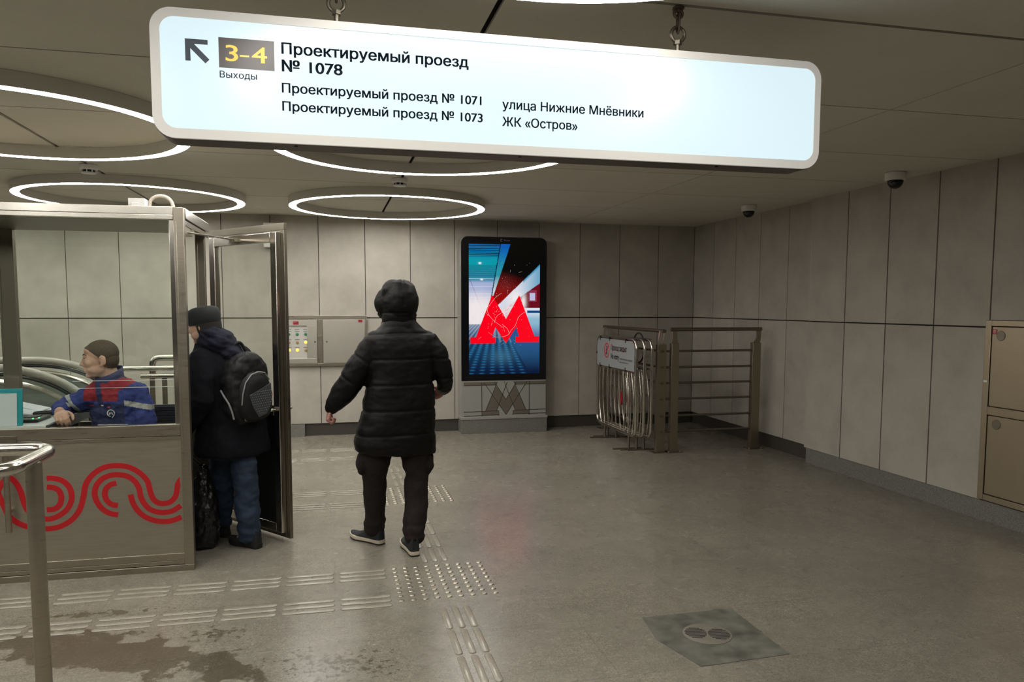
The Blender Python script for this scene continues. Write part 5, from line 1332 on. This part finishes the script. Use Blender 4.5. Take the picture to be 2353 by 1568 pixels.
# ---- guard seated in the booth
def guard():
    t = thing('person', 'seated guard in blue and red work jacket, short brown hair, looking aside in booth', 'person', (-1.30, 5.22, 0.46))
    Hd = frame3((-0.965, -0.24, -0.06))
    hc = (-1.378, 5.125, 1.268)
    mb = MB()
    head_parts(mb, hc, Hd, 1.0)
    mb.limb([(-1.325, 5.17, 1.10), (-1.352, 5.145, 1.20)], [0.062, 0.058]); mb.ball((-1.372, 5.125, 1.195), (0.045, 0.045, 0.03))
    mb.limb([(-1.28, 5.24, 0.55), (-1.285, 5.22, 0.80), (-1.30, 5.20, 0.98), (-1.315, 5.19, 1.08)], [0.15, 0.145, 0.14, 0.09], 20)
    mb.limb([(-1.32, 5.18, 1.06), (-1.44, 5.16, 1.055)], [0.07, 0.055]); mb.limb([(-1.44, 5.16, 1.055), (-1.595, 5.20, 0.985), (-1.585, 5.03, 0.963)], [0.055, 0.043, 0.030])
    mb.limb([(-1.32, 5.18, 1.06), (-1.19, 5.18, 1.06)], [0.07, 0.055]); mb.limb([(-1.19, 5.18, 1.06), (-1.135, 5.12, 0.84), (-1.25, 5.02, 0.72)], [0.055, 0.045, 0.030])
    mb.limb([(-1.33, 5.14, 0.55), (-1.70, 5.10, 0.55), (-1.72, 5.12, 0.08)], [0.085, 0.06, 0.036]); mb.limb([(-1.30, 5.32, 0.55), (-1.68, 5.36, 0.55), (-1.70, 5.37, 0.08)], [0.085, 0.06, 0.036])
    mb.limb([(-1.72, 5.12, 0.05), (-1.88, 5.12, 0.04)], [0.034, 0.03]); mb.limb([(-1.70, 5.37, 0.05), (-1.86, 5.37, 0.04)], [0.034, 0.03])
    hand_parts(mb, (-1.583, 5.035, 0.962), (0.32, -0.90, -0.12), (0.25, 0.05, -0.95), (0.9, 0.35, 0.1), curl=(38, 45, 30), s=1.0, thumb_out=0.5)
    hand_parts(mb, (-1.245, 5.02, 0.72), (-0.9, -0.25, -0.35), (0.2, 0.2, -0.9), (0.2, -0.9, 0.1), curl=(20, 30, 20), s=0.95)
    fuse('body', mb, MT['skin'], t, 0.0042, 2)
    # cropped hair: a close shell over the skull
    mb = MB(); c = Vector(hc); P = lambda x, y, z: c + Hd @ Vector((x, y, z))
    mb.ball(P(0, -0.013, 0.039), (0.0755, 0.0955, 0.0835), Hd, 32, 22); mb.ball(P(0, -0.045, 0.0), (0.067, 0.060, 0.075), Hd, 24, 16); mb.ball(P(0, 0.055, 0.066), (0.050, 0.026, 0.026), Hd, 20, 14)
    Ri = Hd.transposed()
    def hcut(p, n):
        q = Ri @ (p - c)
        if q.y > 0.045: return q.z < 0.070 - (0.10 - q.y) * 0.25
        if q.y > 0.012: return q.z < 0.024 + (q.y - 0.012) * 0.9 
        if q.y > -0.035: return q.z < 0.006 + (q.y + 0.035) * 0.2
        return q.z < -0.052
    fuse('hair', mb, MT['hair'], t, 0.003, 2, cut=hcut, solid=0.003)
    for sg in (-1, 1):
        MB().limb([P(0.014 * sg, 0.0895, 0.036), P(0.030 * sg, 0.0840, 0.041), P(0.045 * sg, 0.0720, 0.036)], [0.0028, 0.0038, 0.0026], 8).build('eyebrow', MT['brow'], t)
        MB().ball(P(0.031 * sg, 0.0800, 0.017), (0.0115, 0.0068, 0.0045), Hd @ Matrix.Rotation(math.radians(-28 * sg), 3, 'Z')).build('eye', MT['eye'], t)
    # jacket
    mb = MB(); yaw = math.radians(-14)
    rows = [(0.70, -1.275, 5.21, .175, .145), (0.80, -1.28, 5.205, .175, .145), (0.90, -1.285, 5.20, .168, .14), (1.0, -1.30, 5.19, .168, .135), (1.06, -1.31, 5.185, .172, .125), (1.10, -1.315, 5.18, .155, .11), (1.135, -1.32, 5.175, .11, .095), (1.150, -1.328, 5.168, .080, .080), (1.165, -1.335, 5.165, .066, .066)]
    mb.rings([ell(x, y, z, a, b, yaw, 28, sq=0.4) for z, x, y, a, b in rows])
    mb.limb([(-1.435, 5.15, 1.040), (-1.52, 5.17, 1.01), (-1.595, 5.19, 0.985), (-1.605, 5.12, 0.975), (-1.590, 5.06, 0.967)], [0.072, 0.062, 0.056, 0.050, 0.042], 18)
    mb.limb([(-1.195, 5.17, 1.045), (-1.160, 5.14, 0.97), (-1.135, 5.115, 0.85), (-1.18, 5.06, 0.76), (-1.23, 5.03, 0.73)], [0.080, 0.076, 0.072, 0.060, 0.045], 18)
    def jp(co, no): return co + no * (fbm(co * np.array([1, 1, 1.3]), 12, 0.010, 3.3) + fbm(co, 32, 0.003, 1.0))[:, None]
    def pm(c, n):
        x, y, z = c[:, 0], c[:, 1], c[:, 2]
        out = np.zeros(len(c))
        edge = -1.272 + np.clip((z - 1.075), 0, 0.08) * 1.65
        rad = np.hypot(x + 1.335, y - 5.165)
        red = (z > 1.020) & (x > -1.470) & (x < edge)
        out[red] = 1
        out[(np.abs(x + 1.386 - (1.1 - z) * 0.12) < 0.017) & (y < 5.16)] = 2
        out[(z > 1.120) & (rad < 0.088)] = 2
        out[(z < 1.00) & (x > -1.46) & (x < -1.235)] = 2
        band = (x > -1.235) & (np.abs(z - (0.985 + (x + 1.15) * -0.25)) < 0.016)
        out[band] = 3
        d = (x + 1.48) * 0.35 + (z - 1.02)
        out[(x < -1.50) & (np.abs(x + 1.545 + (z - 1.0) * 0.8) < 0.016)] = 3
        out[(np.abs(z - 0.862) < 0.014) & (x > -1.40) & (x < -1.22)] = 3
        return out
    j = fuse('jacket', mb, [MT['uni'], MT['uni_r'], MT['uni_d'], MT['refl']], t, 0.0042, 2, jp, pm)
    # collar
    rs = []
    for z, a in ((1.135, 0.080), (1.168, 0.077), (1.198, 0.080)):
        rs.append([Vector((-1.338 + a * math.cos(q) + (z - 1.15) * -0.1, 5.160 + a * math.sin(q), z - 0.034 * math.cos(q - math.radians(222)) - 0.006)) for q in [2 * math.pi * k / 28 for k in range(28)]])
    MB().rings(rs, cap=False).build('collar', MT['uni_d'], j, ang=60).modifiers.new('s', 'SOLIDIFY').thickness = 0.008
    # chest marks on the jacket front
    from mathutils.bvhtree import BVHTree
    tree = BVHTree.FromPolygons([v.co.copy() for v in j.data.vertices], [tuple(p.vertices) for p in j.data.polygons])
    def drape(ob, lift):
        for v in ob.data.vertices:
            h_ = tree.ray_cast(Vector((v.co.x, 4.7, v.co.z)), Vector((0, 1, 0)))[0]
            if h_ is not None: v.co.y = h_.y - lift + (v.co.y - 5.0)
    yf = 5.0
    e = MB(); cx, cz, r = -1.312, 0.945, 0.021
    ribbon(e, [Vector((cx + r * math.cos(a), cz + r * math.sin(a))) for a in [math.radians(-95 + 15 * k) for k in range(-18, 1)]][::-1], 0.006, 'y', yf - 0.0015, yf + 0.0005)
    ribbon(e, [Vector((cx + 0.02, cz - 0.006)), Vector((cx + 0.004, cz - 0.03))], 0.005, 'y', yf - 0.0015, yf + 0.0005)
    ribbon(e, [Vector((cx - 0.010, cz - 0.009)), Vector((cx - 0.005, cz + 0.007)), Vector((cx, cz - 0.004)), Vector((cx + 0.005, cz + 0.007)), Vector((cx + 0.010, cz - 0.009))], 0.0045, 'y', yf - 0.0015, yf + 0.0005)
    o = e.build('emblem', MT['whiteprint'], j, smooth=False); o['label'] = 'white ringed M emblem on the chest'; drape(o, 0.001)
    for tx, tz, tw, th_, mm, nm in ((-1.430, 0.990, 0.020, 0.006, MT['redprint'], 'pocket_tab'), (-1.322, 0.982, 0.014, 0.009, MT['redprint'], 'pocket_tab'), (-1.362, 0.992, 0.016, 0.008, MT['whiteprint'], 'flag_patch')):
        mb = MB(); n_ = 4
        for k in range(n_): mb.box(tx - tw / 2 + tw * k / n_, tx - tw / 2 + tw * (k + 1) / n_, 4.9985, 5.0005, tz - th_ / 2, tz + th_ / 2)
        drape(mb.build(nm, mm, j, smooth=False), 0.001)
    # trousers, boots
    mb = MB(); mb.rings([ell(-1.28, 5.22, z, 0.165, 0.165, 0, 24) for z in (0.495, 0.6, 0.74)])
    mb.limb([(-1.33, 5.13, 0.555), (-1.70, 5.10, 0.555), (-1.72, 5.115, 0.16)], [0.10, 0.08, 0.065], 18); mb.limb([(-1.30, 5.32, 0.555), (-1.68, 5.36, 0.555), (-1.70, 5.37, 0.16)], [0.10, 0.08, 0.065], 18)
    fuse('trousers', mb, MT['coat'], t, 0.009, 3)
    shoe(t, (-1.665, 5.115), (-1.945, 5.115), 0.0, MT['cap'], MT['rubber'], MT['rubber'], 1.0); shoe(t, (-1.645, 5.37), (-1.925, 5.37), 0.0, MT['cap'], MT['rubber'], MT['rubber'], 1.0)
guard()
